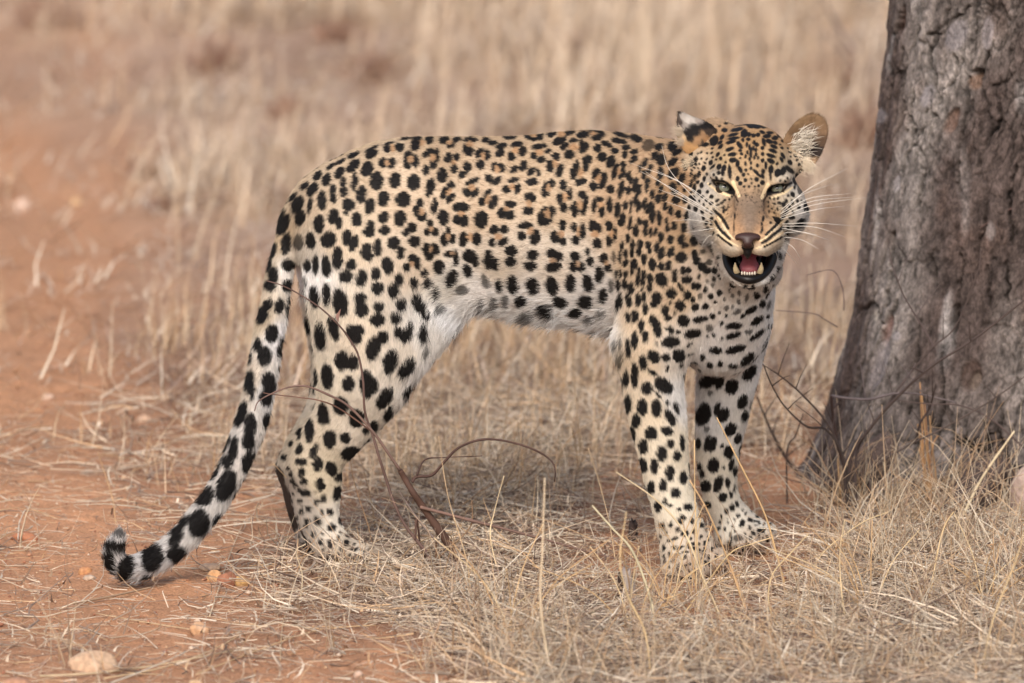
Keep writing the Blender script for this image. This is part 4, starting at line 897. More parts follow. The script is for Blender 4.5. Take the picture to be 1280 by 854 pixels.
# ------------------------------------------------------------------ ground
def hgt(x, y):
    P = np.stack([np.asarray(x, float), np.asarray(y, float), np.zeros(np.shape(x))], -1).reshape(-1, 3)
    r = np.sqrt(P[:, 0] ** 2 + P[:, 1] ** 2)
    near = np.clip((r - .9) / 1.6, 0, 1)
    h = .004 * vnoise(P, 2.3, 40) + near * .045 * vnoise(P, .55, 41) + np.clip((r - 8) / 30, 0, 1) * .6 * vnoise(P, .03, 42)
    h = h + .0035 * fbm(P, 16, 3, 43) * (1 + near)
    return h.reshape(np.shape(x))
GD = [(50,830,.12),(200,800,.08),(300,800,.22),(150,740,.12),(80,650,.08),(60,560,.14),(200,560,.38),(60,450,.10),(50,350,.08),(100,270,.10),(200,380,.50),(250,250,.85),(350,250,.95),(200,300,.5),(140,330,.22),(250,480,.75),(330,420,.75),(330,560,.65),(300,650,.20),(250,330,.75),(100,160,.5),(30,200,.12),(130,210,.25),(50,100,.6),(200,100,.85),(350,100,.95),(300,220,.85),(400,40,1),(700,60,1),(1000,60,1),(20,20,.6),
(370,720,.5),(450,800,.15),(500,740,.9),(600,800,.95),(480,830,.10),(540,840,.2),(420,770,.3),(380,830,.12),(700,830,1),(900,830,1),(1100,800,1),(1250,800,1),(1100,700,1),(980,625,.12),(1000,590,.25),(950,720,.5),(880,750,.35),(940,690,.25),(760,640,.35),(740,680,.5),(700,600,.85),(600,600,.95),(560,520,.9),(650,470,1),(720,520,1),(1000,450,.9),(960,560,.45),(1030,300,.8),(550,860,.3),(130,860,.25)]
def gdens(x, y):
    P = np.stack([x, y, np.zeros_like(x)], -1); xy, _ = PX(P)
    d = idw(np.array(GD), np.clip(xy, (-200, -60), (1500, 900)), 3.2)[:, 0]
    n = fbm(P, 3.2, 3, 50)
    return np.clip(d + .55 * n * (1 - np.abs(2 * d - 1) * .7), 0, 1)
def geo(a, b, s, far, g=1.13):
    q = list(np.arange(a, b, s)); st = s; x = q[-1]; up = []
    while x < far: st *= g; x += st; up.append(x)
    st = s; x = a; dn = []
    while x > -far: st *= g; x -= st; dn.append(x)
    return np.array(dn[::-1] + q + up)
gx = geo(-.95, .95, .009, 1800); gy = geo(-1.15, 1.6, .009, 1800)
gx = gx[(gx > -1500) & (gx < 1500)]; gy = gy[(gy > -60) & (gy < 1800)]
GX, GY = np.meshgrid(gx, gy, indexing='ij')
Z = hgt(GX, GY)
P3 = np.stack([GX, GY, Z], -1).reshape(-1, 3)
dn = gdens(P3[:, 0], P3[:, 1])
inner = (np.abs(P3[:, 0]) < 1.1) & (P3[:, 1] > -1.3) & (P3[:, 1] < 1.8)
cl = fbm(P3, 34, 4, 60); lumps = np.clip(fbm(P3, 75, 2, 64), 0, 1)
P3[:, 2] += np.where(inner, .0045 * cl + .006 * lumps, 0)
ni, nj = GX.shape
i = np.arange(ni - 1)[:, None] * nj; j = np.arange(nj - 1)[None, :]
GQ = np.stack([i + j, i + nj + j, i + nj + j + 1, i + j + 1], -1).reshape(-1, 4)
soil = lin((188, 140, 106)); duff = lin((122, 98, 84)); pale = lin((198, 174, 152))
t = (.5 + .5 * fbm(P3, 1.3, 3, 70))[:, None]; dd = np.clip(dn * 1.3 - .1, 0, 1)[:, None]
far_ = np.clip((P3[:, 1] - 1.0) / 4, 0, 1)[:, None]
brk = np.clip(fbm(P3 * (1, .6, 1), 1.7, 3, 57) * -2.2 + .2, 0, 1)[:, None] * far_
pale = pale * (1 - brk * .6) + lin((142, 106, 86)) * brk * .6
t = t + far_ * .35 * fbm(P3 * (1, .5, 1), 4.5, 3, 74)[:, None]
c = soil * (.80 + .36 * t); c = c * (1 - dd) + (duff * (1 - far_) + pale * far_) * (.8 + .35 * t) * dd
c = c * (1 + .10 * fbm(P3, 60, 2, 71)[:, None])
def soil_nodes(nt, b):
    a = nt.nodes.new('ShaderNodeAttribute'); a.attribute_name = 'col'
    tc = nt.nodes.new('ShaderNodeTexCoord')
    n1 = nt.nodes.new('ShaderNodeTexNoise'); n1.inputs['Scale'].default_value = 260; n1.inputs['Detail'].default_value = 5
    n2 = nt.nodes.new('ShaderNodeTexNoise'); n2.inputs['Scale'].default_value = 38; n2.inputs['Detail'].default_value = 6
    r = nt.nodes.new('ShaderNodeMapRange'); r.inputs[1].default_value = .3; r.inputs[2].default_value = .7; r.inputs[3].default_value = .72; r.inputs[4].default_value = 1.25
    m = nt.nodes.new('ShaderNodeVectorMath'); m.operation = 'SCALE'
    ad = nt.nodes.new('ShaderNodeMath'); ad.operation = 'ADD'
    bp = nt.nodes.new('ShaderNodeBump'); bp.inputs['Distance'].default_value = .004; bp.inputs['Strength'].default_value = .8
    for n in (n1, n2): nt.links.new(tc.outputs['Object'], n.inputs['Vector'])
    nt.links.new(n1.outputs['Fac'], r.inputs[0]); nt.links.new(a.outputs['Color'], m.inputs[0]); nt.links.new(r.outputs[0], m.inputs['Scale'])
    nt.links.new(m.outputs[0], b.inputs['Base Color'])
    nt.links.new(n1.outputs['Fac'], ad.inputs[0]); nt.links.new(n2.outputs['Fac'], ad.inputs[1])
    nt.links.new(ad.outputs[0], bp.inputs['Height']); nt.links.new(bp.outputs[0], b.inputs['Normal'])
soil_mat = material('red_sand', 0.95, 0.1, build=soil_nodes)
ground = mesh_obj('ground', P3, GQ, soil_mat, None, True, c); tag(ground, kind='structure')

# ------------------------------------------------------------------ the tree
TY = .74
edge = [(-40, 1108), (0, 1105), (60, 1100), (180, 1085), (290, 1070), (380, 1060), (440, 1046), (480, 1036), (540, 1022), (580, 1008), (620, 985)]
ez = []; ex_ = []
for py, px in edge:
    q = W(px, py, TY); ez.append(q[2]); ex_.append(q[0])
ez = np.array(ez[::-1]); ex_ = np.array(ex_[::-1])
CX = W(1302, 300, TY)[0]
def trunk_r(z, cx): 
    e = np.interp(z, ez, ex_)
    return cx - e - np.clip(z - ez[-1], 0, 9) * .03 * 0 
th = np.concatenate([np.linspace(math.radians(150), math.radians(345), 520), np.linspace(math.radians(347), math.radians(508), 60)])
zz = np.concatenate([np.arange(-.06, .86, .0024), np.arange(.863, 1.45, .005), np.arange(1.46, 3.4, .03)])
TH, ZZ = np.meshgrid(th, zz, indexing='ij')
cxz = CX + np.clip(ZZ, 0, 4) * .05
R = np.clip(cxz - np.interp(ZZ, ez, ex_), .12, 1) ; R = np.where(ZZ > ez[-1], (CX + ez[-1] * .05 - ex_[-1]) * (1 - .05 * (ZZ - ez[-1])), R)
fl_ = np.exp(-np.clip(ZZ, 0, 3) / .16)
R = R * (1 + .05 * (np.sin(2 * TH + 1) - math.sin(1)) + .10 * fl_ * (np.sin(5 * TH + .8) - math.sin(5 * math.pi + .8)) * .6) - .010
U = TH * .27; Vv = ZZ
base3 = np.stack([U, Vv, 0 * U], -1).reshape(-1, 3)
def voro(u, v, cell, seed, jit=.9):
    """F1, F2 of a jittered grid"""
    gi = np.floor(u / cell).astype(int); gj = np.floor(v / cell).astype(int)
    f1 = np.full(u.shape, 9.); f2 = np.full(u.shape, 9.); ident = np.zeros(u.shape)
    for a in (-1, 0, 1):
        for b in (-1, 0, 1):
            ci, cj = gi + a, gj + b
            h = ((ci * 73856093) ^ (cj * 19349663) ^ (seed * 83492791)) & 0x7fffffff
            h1 = ((h * 1103515245 + 12345) & 0x7fffffff) / 0x7fffffff; h2 = ((h * 69069 + 907133923) & 0x7fffffff) / 0x7fffffff
            d = np.hypot(u / cell - (ci + .5 + jit * (h1 - .5)), v / cell - (cj + .5 + jit * (h2 - .5)))
            m = d < f1; f2 = np.where(m, f1, np.minimum(f2, d)); ident = np.where(m, h1, ident); f1 = np.where(m, d, f1)
    return f1, f2, ident
w1 = vnoise(base3, 11, 80) * .016 + vnoise(base3, 60, 81) * .006 + vnoise(base3, 170, 78) * .0022; w2 = vnoise(base3, 11, 82) * .016 + vnoise(base3, 60, 83) * .006 + vnoise(base3, 170, 79) * .0022
u0 = base3[:, 0] + w1; v0 = base3[:, 1] * .42 + w2
f1, f2, id1 = voro(u0, v0, .052, 1); e1 = (f2 - f1)
g1, g2, id2 = voro(u0 + .4 * w2, v0 + w1 * .4, .019, 2); e2 = g2 - g1
gate = np.clip(.62 + 1.0 * fbm(base3, 7, 2, 84), 0, 1)
crk = np.clip(1 - e1 / .085, 0, 1) * np.clip(.55 + 1.3 * vnoise(base3, 9, 85), 0, 1)
crk2 = np.clip(1 - e2 / .15, 0, 1) * gate
rough = fbm(base3 * (1, .6, 1), 60, 4, 86); big = fbm(base3 * (1, .45, 1), 12, 3, 87)
cham = np.clip(e1 / .22, 0, 1) ** .6
finr = fbm(base3 * (1, .7, 1), 150, 3, 97); rdg = 1 - np.abs(fbm(base3 * (1, .45, 1), 70, 2, 98)) * 2.2
disp = .0028 * big + .0024 * rough + .0016 * finr + .0012 * cham + .0036 * (id1 - .5) - .0080 * crk - .0030 * crk2 + .0036 * (id2 - .5) * gate
vert = vnoise(base3 * (1, .22, 1), 90, 88); disp += .0018 * vert
# colour
rr = (R.reshape(-1) + disp)
thf = TH.reshape(-1)
TP = np.stack([cxz.reshape(-1) + rr * np.cos(thf), TY + rr * np.sin(thf), ZZ.reshape(-1)], -1)
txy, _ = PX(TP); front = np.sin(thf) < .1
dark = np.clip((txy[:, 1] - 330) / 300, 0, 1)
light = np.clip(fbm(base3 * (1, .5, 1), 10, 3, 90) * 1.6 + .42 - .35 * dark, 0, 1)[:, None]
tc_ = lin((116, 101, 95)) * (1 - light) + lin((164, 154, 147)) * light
brn = np.clip(fbm(base3 * (1, .6, 1), 16, 3, 91) * 2.4 - .6, 0, 1)[:, None]
tc_ = tc_ * (1 - brn * .6) + lin((120, 92, 78)) * brn * .6
pat = np.clip(fbm(base3 * (1, .3, 1), 28, 2, 93) * 3 - 1.1, 0, 1)[:, None]; tc_ = tc_ * (1 - pat * .7) + lin((176, 170, 166)) * pat * .7
tc_ = tc_ * (1 + .55 * rough + .12 * big + .12 * vert + .70 * finr + .30 * (id2 - .5) + .28 * vnoise(base3, 420, 99))[:, None]
tc_ = tc_ * (1 - .85 * crk[:, None]) * (1 - .66 * crk2[:, None])
for (sx, sy, rx, ry, a, col, dz) in [(1127, 26, 5, 20, 8, (92, 62, 52), -.008), (1222, 91, 8, 6, 10, (40, 30, 26), -.016), (1219, 103, 9, 10, 10, (158, 122, 98), -.004), (1189, 152, 8, 18, 25, (140, 104, 86), -.006), (1120, 228, 5, 12, 10, (188, 180, 180), -.004), (1109, 412, 6, 20, 15, (142, 100, 88), -.007), (1098, 455, 10, 34, 18, (176, 166, 166), -.005), (1094, 395, 3, 9, 5, (214, 204, 192), -.004),
                                (1218, 477, 7, 13, 15, (212, 196, 180), -.006), (1214, 470, 14, 22, 15, (92, 66, 54), -.004), (1193, 400, 6, 22, 10, (40, 32, 30), -.010), (1120, 420, 5, 8, 0, (175, 168, 170), 0), (1238, 288, 7, 12, 0, (176, 166, 162), -.002), (1160, 120, 8, 16, 20, (182, 174, 176), .001), (1196, 45, 14, 22, 20, (176, 168, 170), .001), (1235, 42, 8, 22, 5, (182, 172, 172), .001), (1055, 160, 6, 14, 0, (176, 168, 170), .0), (1100, 145, 9, 10, 15, (180, 172, 174), 0)]:
    du = txy[:, 0] - sx + 1.6 * vnoise(base3, 130, 95); dv = sy - txy[:, 1] + 1.6 * vnoise(base3, 130, 96); ar = math.radians(a)
    q = np.sqrt(((du * math.cos(ar) - dv * math.sin(ar)) / rx) ** 2 + ((du * math.sin(ar) + dv * math.cos(ar)) / ry) ** 2)
    m = np.clip((1.1 - q) / .35, 0, 1) * front
    tc_ = tc_ * (1 - m[:, None] * .6) + lin(col) * m[:, None] * .6 * (1 + .25 * rough)[:, None]
    rr += dz * m
for cr in [[(1185, -8), (1181, 30), (1159, 45)], [(1159, 45), (1181, 30), (1200, 18), (1218, 8), (1240, 18), (1256, 30)], [(1192, 69), (1198, 86), (1187, 109)], [(1235, 67), (1226, 94)], [(1265, 62), (1267, 86), (1260, 101), (1240, 108)], [(1248, 131), (1248, 157), (1230, 184), (1226, 217)],
           [(1205, 139), (1205, 161), (1198, 195), (1200, 240)], [(1166, 112), (1160, 139), (1170, 150)], [(1142, 112), (1140, 142), (1147, 180), (1155, 210), (1149, 258)], [(1110, 79), (1115, 97), (1110, 135)], [(1203, 320), (1199, 376)], [(1163, 320), (1171, 352)], [(1258, 324), (1260, 376)], [(1235, 332), (1237, 384)], [(1195, 394), (1191, 415), (1191, 431)],
           [(1100, 250), (1096, 300), (1088, 350)], [(1118, 290), (1112, 340), (1108, 385)], [(1085, 400), (1078, 450), (1066, 500)], [(1128, 60), (1124, 100), (1118, 150)], [(1270, 210), (1262, 250), (1266, 300)], [(1150, 400), (1144, 460), (1134, 520)], [(1175, 440), (1178, 500), (1172, 560)], [(1232, 250), (1228, 290), (1218, 330)]]:
    s_ = spline(np.array(cr, float), 16); d_ = np.full(len(txy), 99.)
    X_ = txy + np.stack([vnoise(base3, 90, 101), vnoise(base3, 90, 102)], -1) * 3.2 + np.stack([vnoise(base3, 260, 103), vnoise(base3, 260, 104)], -1) * 1.6
    lo_, hi_ = s_.min(0) - 9, s_.max(0) + 9
    w_ = np.nonzero(front & (X_ > lo_).all(1) & (X_ < hi_).all(1))[0]
    if len(w_) == 0: continue
    for a_, b_ in zip(s_[:-1], s_[1:]):
        ab = b_ - a_; t_ = np.clip(((X_[w_] - a_) @ ab) / (ab @ ab + 1e-9), 0, 1)
        d_[w_] = np.minimum(d_[w_], np.linalg.norm(X_[w_] - a_ - t_[:, None] * ab, axis=1))
    m = np.clip((2.4 - d_) / 1.6, 0, 1) * np.clip(.75 + vnoise(base3, 40, 105), .35, 1)
    rr -= .009 * m; tc_ *= (1 - .72 * m)[:, None]
TP = np.stack([cxz.reshape(-1) + rr * np.cos(thf), TY + rr * np.sin(thf), ZZ.reshape(-1)], -1)
nt_, nz_ = TH.shape
i = np.arange(nt_)[:, None] * nz_; i2 = ((np.arange(nt_) + 1) % nt_)[:, None] * nz_; j = np.arange(nz_ - 1)[None, :]
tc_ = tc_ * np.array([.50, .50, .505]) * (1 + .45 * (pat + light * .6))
TQ = np.stack([i + j, i2 + j, i2 + j + 1, i + j + 1], -1).reshape(-1, 4)
def bark_nodes(nt, b):
    a = nt.nodes.new('ShaderNodeAttribute'); a.attribute_name = 'col'
    tc = nt.nodes.new('ShaderNodeTexCoord')
    mp = nt.nodes.new('ShaderNodeMapping'); mp.inputs['Scale'].default_value = (1, 1, .55)
    n1 = nt.nodes.new('ShaderNodeTexNoise'); n1.inputs['Scale'].default_value = 330; n1.inputs['Detail'].default_value = 6; n1.inputs['Roughness'].default_value = .65
    n2 = nt.nodes.new('ShaderNodeTexVoronoi'); n2.inputs['Scale'].default_value = 110
    r = nt.nodes.new('ShaderNodeMapRange'); r.inputs[1].default_value = .32; r.inputs[2].default_value = .68; r.inputs[3].default_value = .5; r.inputs[4].default_value = 1.4
    m = nt.nodes.new('ShaderNodeVectorMath'); m.operation = 'SCALE'
    ad = nt.nodes.new('ShaderNodeMath'); ad.operation = 'MULTIPLY_ADD'; ad.inputs[1].default_value = .5
    bp = nt.nodes.new('ShaderNodeBump'); bp.inputs['Distance'].default_value = .0022; bp.inputs['Strength'].default_value = 1.0
    nt.links.new(tc.outputs['Object'], mp.inputs[0])
    for n in (n1, n2): nt.links.new(mp.outputs[0], n.inputs['Vector'])
    nt.links.new(n1.outputs['Fac'], r.inputs[0]); nt.links.new(a.outputs['Color'], m.inputs[0]); nt.links.new(r.outputs[0], m.inputs['Scale'])
    nt.links.new(m.outputs[0], b.inputs['Base Color'])
    nt.links.new(n2.outputs['Distance'], ad.inputs[0]); nt.links.new(n1.outputs['Fac'], ad.inputs[2])
    nt.links.new(ad.outputs[0], bp.inputs['Height']); nt.links.new(bp.outputs[0], b.inputs['Normal'])
bark_mat = material('grey_bark', 0.9, 0.15, build=bark_nodes)
tree = empty('tree', (CX, TY, 0))
tag(tree, 'thick grey tree trunk with cracked flaking bark at the right edge of the picture', 'tree')
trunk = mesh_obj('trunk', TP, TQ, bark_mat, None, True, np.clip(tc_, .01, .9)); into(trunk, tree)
# limbs above the frame and side roots
def wood_tube(name, pts, rad, parent, seed=1, sides=14, n=40, col=(118, 104, 98), mat=None):
    tab = spline(np.column_stack([pts, rad]), n)
    V, Q, T = tube_arrays(tab[:, :3], tab[:, 3], sides)
    d = vnoise(V, 30, seed) * .08 + vnoise(V, 90, seed + 1) * .05
    ctr = np.repeat(tab[:, :3], sides, 0); V[:len(ctr)] += (V[:len(ctr)] - ctr) * d[:len(ctr), None] * 1.6
    c = lin(col) * (1 + .5 * fbm(V, 60, 3, seed + 2))[:, None]
    o = mesh_obj(name, V, Q, mat or bark_mat, None, True, np.clip(c, .01, 1), T)
    if parent: into(o, parent)
    return o
top = TP[np.argmax(TP[:, 2])][2]
for (a, L, tl) in ((200, 1.5, 1.2), (20, 1.3, 1.4), (100, 1.2, 1.6), (290, 1.1, 1.5)):
    d = np.array([math.cos(math.radians(a)), math.sin(math.radians(a)), 0])
    b0 = np.array([CX + .16, TY, top - .25])
    wood_tube('limb', [b0, b0 + d * L * .35 + (0, 0, tl * .5), b0 + d * L * .8 + (0, 0, tl * .9), b0 + d * L * 1.3 + (0, 0, tl * 1.5)], [.10, .08, .05, .02], tree, 5, 12, 24)
for (pts, r) in [([(1120, 560, .52), (1080, 588, .50), (1045, 604, .50), (1022, 612, .50)], (.030, .030, .020, .006)), ([(1240, 590, .46), (1215, 618, .36), (1180, 640, .30)], (.035, .032, .008))]:
    q = [W(*p) for p in pts]; q = [np.array([a[0], a[1], max(a[2], hgt(a[0], a[1]) - .004) if k else a[2]]) for k, a in enumerate(q)]
    wood_tube('root', q, r, tree, 9, 16, 30, (96, 82, 76))

# ------------------------------------------------------------------ dry grass
def blades(base, az, el, L, bend, rad, nseg=3, sides=3, droop=None, side_bend=None):
    """many stems at once: base (n,3), azimuth, elevation, length, bend (rad over the length) -> V, Q, index of stem per vertex"""
    n = len(base); m = nseg + 1
    P = np.zeros((n, m, 3)); P[:, 0] = base
    e = el.copy(); a = az.copy(); T = []
    for k in range(nseg):
        d = np.stack([np.cos(a) * np.cos(e), np.sin(a) * np.cos(e), np.sin(e)], -1); T.append(d)
        P[:, k + 1] = P[:, k] + d * (L / nseg)[:, None]
        e = e - bend / nseg
        if side_bend is not None: a = a + side_bend / nseg
    T.append(T[-1]); T = np.stack(T, 1)
    up = np.array([.17, .31, 1.0]); S = np.cross(T, up); S /= np.linalg.norm(S, axis=-1, keepdims=True) + 1e-9
    B = np.cross(T, S)
    tp = np.linspace(1, .25, m)
    if sides == 2:
        ring = [S, -S]
    else:
        ring = [S * math.cos(t) + B * math.sin(t) for t in (0, 2.094, 4.189)]
    V = np.stack([P + r * (rad[:, None, None] * tp[None, :, None]) for r in ring], 2)   # n,m,s,3
    s = len(ring); o = (np.arange(n) * m * s)[:, None, None]; k = (np.arange(nseg) * s)[None, :, None]
    if sides == 2: Q = np.stack([o + k, o + k + 1, o + k + s + 1, o + k + s], -1).reshape(-1, 4)
    else:
        j = np.arange(3)[None, None, :]; j2 = (j + 1) % 3
        Q = np.stack([o + k + j, o + k + j2, o + k + s + j2, o + k + s + j], -1).reshape(-1, 4)
    return V.reshape(-1, 3), Q, np.repeat(np.arange(n), m * s)
PAL = lin([(222, 203, 178), (206, 184, 160), (188, 166, 146), (230, 212, 188), (170, 148, 132), (208, 176, 140), (214, 200, 182), (146, 124, 110), (196, 174, 156), (236, 224, 204)])
PALN = PAL * RNG.uniform(.62, 1.02, (10, 1)) * np.array([1, .98, .97])
PALU = lin([(220, 196, 164), (212, 182, 148), (228, 208, 180), (198, 162, 124), (222, 206, 182), (204, 178, 148), (180, 152, 128)])
PALM = PALU * np.array([.80, .79, .79])
PALB = PALU * .45 + lin((222, 202, 180)) * .58
straw_mat = material('dry_straw', 0.7, 0.25, attr='col')
def scatter(n, x0, x1, y0, y1, dfun=gdens, p=1.0):
    x = RNG.uniform(x0, x1, n); y = RNG.uniform(y0, y1, n)
    k = RNG.random(n) < dfun(x, y) ** p
    return x[k], y[k]
def grass(name, x, y, L, el, bend, rad, pal, nseg, sides, z=None, az=None, sb=None, vary=.22):
    n = len(x); 
    b = np.stack([x, y, hgt(x, y) + (0 if z is None else z)], -1)
    V, Q, own = blades(b, RNG.uniform(0, 6.283, n) if az is None else az, el, L, bend, rad, nseg, sides, side_bend=sb)
    c = pal[RNG.integers(0, len(pal), n)] * RNG.uniform(1 - vary, 1 + vary, n)[:, None]
    o = mesh_obj(name, V, Q, straw_mat, None, sides == 3, c[own]); o['kind'] = 'stuff'
    return o
def clearance(x, y):
    """true where a tall stem would stand inside the animal"""
    return (x > -.42) & (x < .42) & (np.abs(y + .05 + .1 * x) < .20)
# lying litter
x, y = scatter(38000, -.95, .95, -1.25, 1.5, p=1.5)
n = len(x)
grass('grass_litter', x, y, RNG.uniform(.02, .17, n) * RNG.uniform(.5, 1.2, n), RNG.normal(.05, .2, n), RNG.normal(0, .55, n), RNG.uniform(.0005, .0014, n) * RNG.choice([.8, 1, 1.35], n), PALN, 3, 3, z=RNG.uniform(.001, .022, n) * (.4 + gdens(x, y)), sb=RNG.normal(0, 1.0, n))
x, y = scatter(3600, -.95, .95, -1.25, 1.2, p=2.2)
n = len(x)
grass('flattened_straw', x, y, RNG.uniform(.04, .15, n), RNG.normal(.06, .12, n), RNG.normal(0, .35, n), RNG.uniform(.0013, .0021, n), PALN * 1.08, 3, 3, z=RNG.uniform(.006, .022, n), sb=RNG.normal(0, .7, n))
# short curled leaves
x, y = scatter(20000, -.95, .95, -1.25, 1.3, p=1.5)
n = len(x)
grass('curled_grass_leaves', x, y, RNG.uniform(.015, .06, n), RNG.uniform(.0, 1.2, n), RNG.normal(1.4, 1.3, n), RNG.uniform(.0007, .0022, n), PALN, 4, 2, z=RNG.uniform(0, .014, n), sb=RNG.normal(0, 1.8, n))
# sparse small bits on open sand
n = 5000; x = RNG.uniform(-.95, .5, n); y = RNG.uniform(-1.2, 1.2, n)
grass('straw_bits', x, y, RNG.uniform(.006, .05, n), RNG.normal(.02, .08, n), RNG.normal(0, .3, n), RNG.uniform(.0003, .0008, n), PAL, 2, 3, z=RNG.uniform(.001, .004, n), sb=RNG.normal(0, .8, n))
n = 11000; x = RNG.uniform(-1.4, .2, n); y = RNG.uniform(1.1, 7.5, n)
k = fbm(np.stack([x, y * .5, 0 * x], -1), 3.0, 2, 58) > -.12; x, y = x[k], y[k]; n = len(x)
grass('straw_bits', x, y, RNG.uniform(.02, .10, n), RNG.normal(.15, .25, n), RNG.normal(0, .4, n), RNG.uniform(.0008, .0022, n), np.vstack([PAL, lin([(150, 108, 84), (214, 190, 170)])]), 2, 2, z=RNG.uniform(.001, .01, n), sb=RNG.normal(0, .8, n))
# tufts: stems that rise from shared bases
def tufts(name, cx, cy, per, L0, L1, rad, spread, pal, nseg, sides, lean=(.25, 1.2), bendm=.7):
    n = len(cx) * per
    ci = np.repeat(np.arange(len(cx)), per)
    sc = RNG.uniform(.6, 1.15, len(cx))[ci]
    x = cx[ci] + RNG.normal(0, spread, n); y = cy[ci] + RNG.normal(0, spread, n)
    el = 1.5708 - np.abs(RNG.normal(0, 1, n)) * RNG.uniform(*lean, n)
    az = RNG.uniform(0, 6.283, n)
    L = RNG.uniform(L0, L1, n) * sc
    ok = ~(clearance(x, y) & (L * np.sin(el) > .05))
    ok &= ~(((x - CX) ** 2 + (y - TY) ** 2 < .30 ** 2))
    x, y, el, az, L = x[ok], y[ok], np.clip(el[ok], .1, 1.6), az[ok], L[ok]; n = len(x)
    return grass(name, x, y, L, el, RNG.normal(bendm, .5, n), RNG.uniform(rad[0], rad[1], n), pal, nseg, sides, az=az, sb=RNG.normal(0, .5, n))
cx, cy = scatter(820, -.9, .95, -1.2, .9, p=2.2)
tufts('standing_grass', cx, cy, 8, .04, .17, (.0006, .0015), .022, PALM, 4, 3)
cx, cy = scatter(900, -1.1, 1.1, .5, 2.4, p=1.6)
tufts('standing_grass', cx, cy, 16, .04, .16, (.0005, .0012), .03, PALU, 3, 2)
# the mass of grass going back into the blur
def tallp(x, y): return clumpy(x, y) * np.clip((y - 2.2) / 4.5, 0, 1)
def clumpy(x, y):
    P = np.stack([x, y * .6, 0 * x], -1); return gdens(x, y) * np.clip(.55 + 1.6 * fbm(P, 1.7, 3, 57), 0, 1)
x, y = scatter(110000, -1.8, 1.8, 1.4, 8.5, clumpy)
n = len(x)
grass('background_litter', x, y, RNG.uniform(.04, .16, n), RNG.uniform(0, .6, n), RNG.normal(.3, .6, n), RNG.uniform(.0008, .0022, n), PAL, 2, 2, z=RNG.uniform(0, .03, n), vary=.3)
cx, cy = scatter(2600, -2.1, 2.1, 2.2, 9.5, clumpy, 1.5)
tufts('background_grass', cx, cy, 18, .06, .22, (.0008, .0020), .06, PALB, 3, 2, (.25, 1.1), .7)
cx, cy = scatter(1300, -2.5, 2.5, 2.4, 14, tallp, p=1.3)
tufts('background_grass', cx, cy, 20, .12, .38, (.0010, .0026), .10, PALB, 3, 2, (.35, 1.3), .9)
n = 1500; cx = RNG.uniform(-9, 9, n); cy = RNG.uniform(9, 45, n)
tufts('distant_grass', cx, cy, 14, .3, .6, (.003, .008), .15, PALU, 2, 2, (.1, .5), .4)
n = 900; cx = RNG.uniform(-6, 6, n); cy = RNG.uniform(-3.5, 9, n); k = (np.abs(cx) > 1.2) & (np.abs(cx) < 6); 
tufts('side_grass', cx[k], cy[k], 14, .06, .3, (.001, .002), .08, PALU, 2, 2, (.2, .8), .5)

# thick low cover around particular spots (photograph pixels on the ground)
def patch(name, spots, n_each, L0, L1, lean=(.3, 1.3), rad=(.0006, .0013), pal=None):
    pal = PALM if pal is None else pal
    xs, ys = [], []
    for (a, b, w, h) in spots:
        g = G(a, b); gr = abs(G(a, b - h)[1] - g[1])
        xs.append(g[0] + RNG.normal(0, w * KPX, n_each)); ys.append(g[1] + RNG.normal(0, max(gr, .01), n_each))
    x = np.concatenate(xs); y = np.concatenate(ys); n = len(x)
    return grass(name, x, y, RNG.uniform(L0, L1, n), 1.5708 - np.abs(RNG.normal(0, 1, n)) * RNG.uniform(*lean, n), RNG.normal(.8, .6, n), RNG.uniform(*rad, n), pal, 4, 3, sb=RNG.normal(0, .6, n))
patch('standing_grass', [(460, 720, 30, 5), (425, 733, 25, 5), (505, 752, 25, 6), (818, 752, 22, 4), (780, 748, 15, 6), (862, 757, 26, 4), (902, 745, 18, 4)], 34, .02, .08, (.3, 1.3), (.0006, .0013))
patch('standing_grass', [(845, 752, 26, 4), (884, 748, 18, 4), (812, 748, 14, 4), (915, 725, 12, 3)], 12, .05, .13, (.2, .8), (.0006, .0012))
patch('standing_grass', [(1050, 640, 30, 8), (1120, 650, 40, 8), (1200, 650, 40, 8), (1260, 640, 30, 8), (1080, 690, 40, 12), (1160, 700, 50, 12), (1240, 700, 40, 12)], 80, .04, .19, (.3, 1.2), (.0006, .0016))
patch('standing_grass', [(700, 850, 60, 10), (820, 850, 50, 10), (950, 850, 60, 10), (1080, 850, 60, 10), (1220, 850, 60, 10), (620, 840, 30, 10)], 40, .05, .16, (.1, .9), (.0007, .0016))

# ------------------------------------------------------------------ grains and clods
n = 5200
x = RNG.uniform(-.95, .95, n); y = RNG.uniform(-1.2, 1.6, n); k = RNG.random(n) < 1 - .8 * gdens(x, y); x, y = x[k], y[k]; n = len(x)
oct_ = np.array([(1, 0, 0), (0, 1, 0), (-1, 0, 0), (0, -1, 0), (0, 0, 1), (0, 0, -1)], float)
of = np.array([(0, 1, 4), (1, 2, 4), (2, 3, 4), (3, 0, 4), (1, 0, 5), (2, 1, 5), (3, 2, 5), (0, 3, 5)])
r = RNG.uniform(.0008, .0030, n) * np.where(RNG.random(n) < .06, 2.2, 1)
V = (oct_[None] * RNG.uniform(.6, 1.2, (n, 6, 1)) * r[:, None, None] * np.array([1, 1, .7])); a = RNG.uniform(0, 6, n)
V = np.stack([V[..., 0] * np.cos(a)[:, None] - V[..., 1] * np.sin(a)[:, None], V[..., 0] * np.sin(a)[:, None] + V[..., 1] * np.cos(a)[:, None], V[..., 2]], -1) + np.stack([x, y, hgt(x, y) + .0035], -1)[:, None]
gc = lin([(186, 138, 108), (168, 118, 92), (204, 172, 140), (150, 104, 82), (214, 190, 168)])[RNG.integers(0, 5, n)]
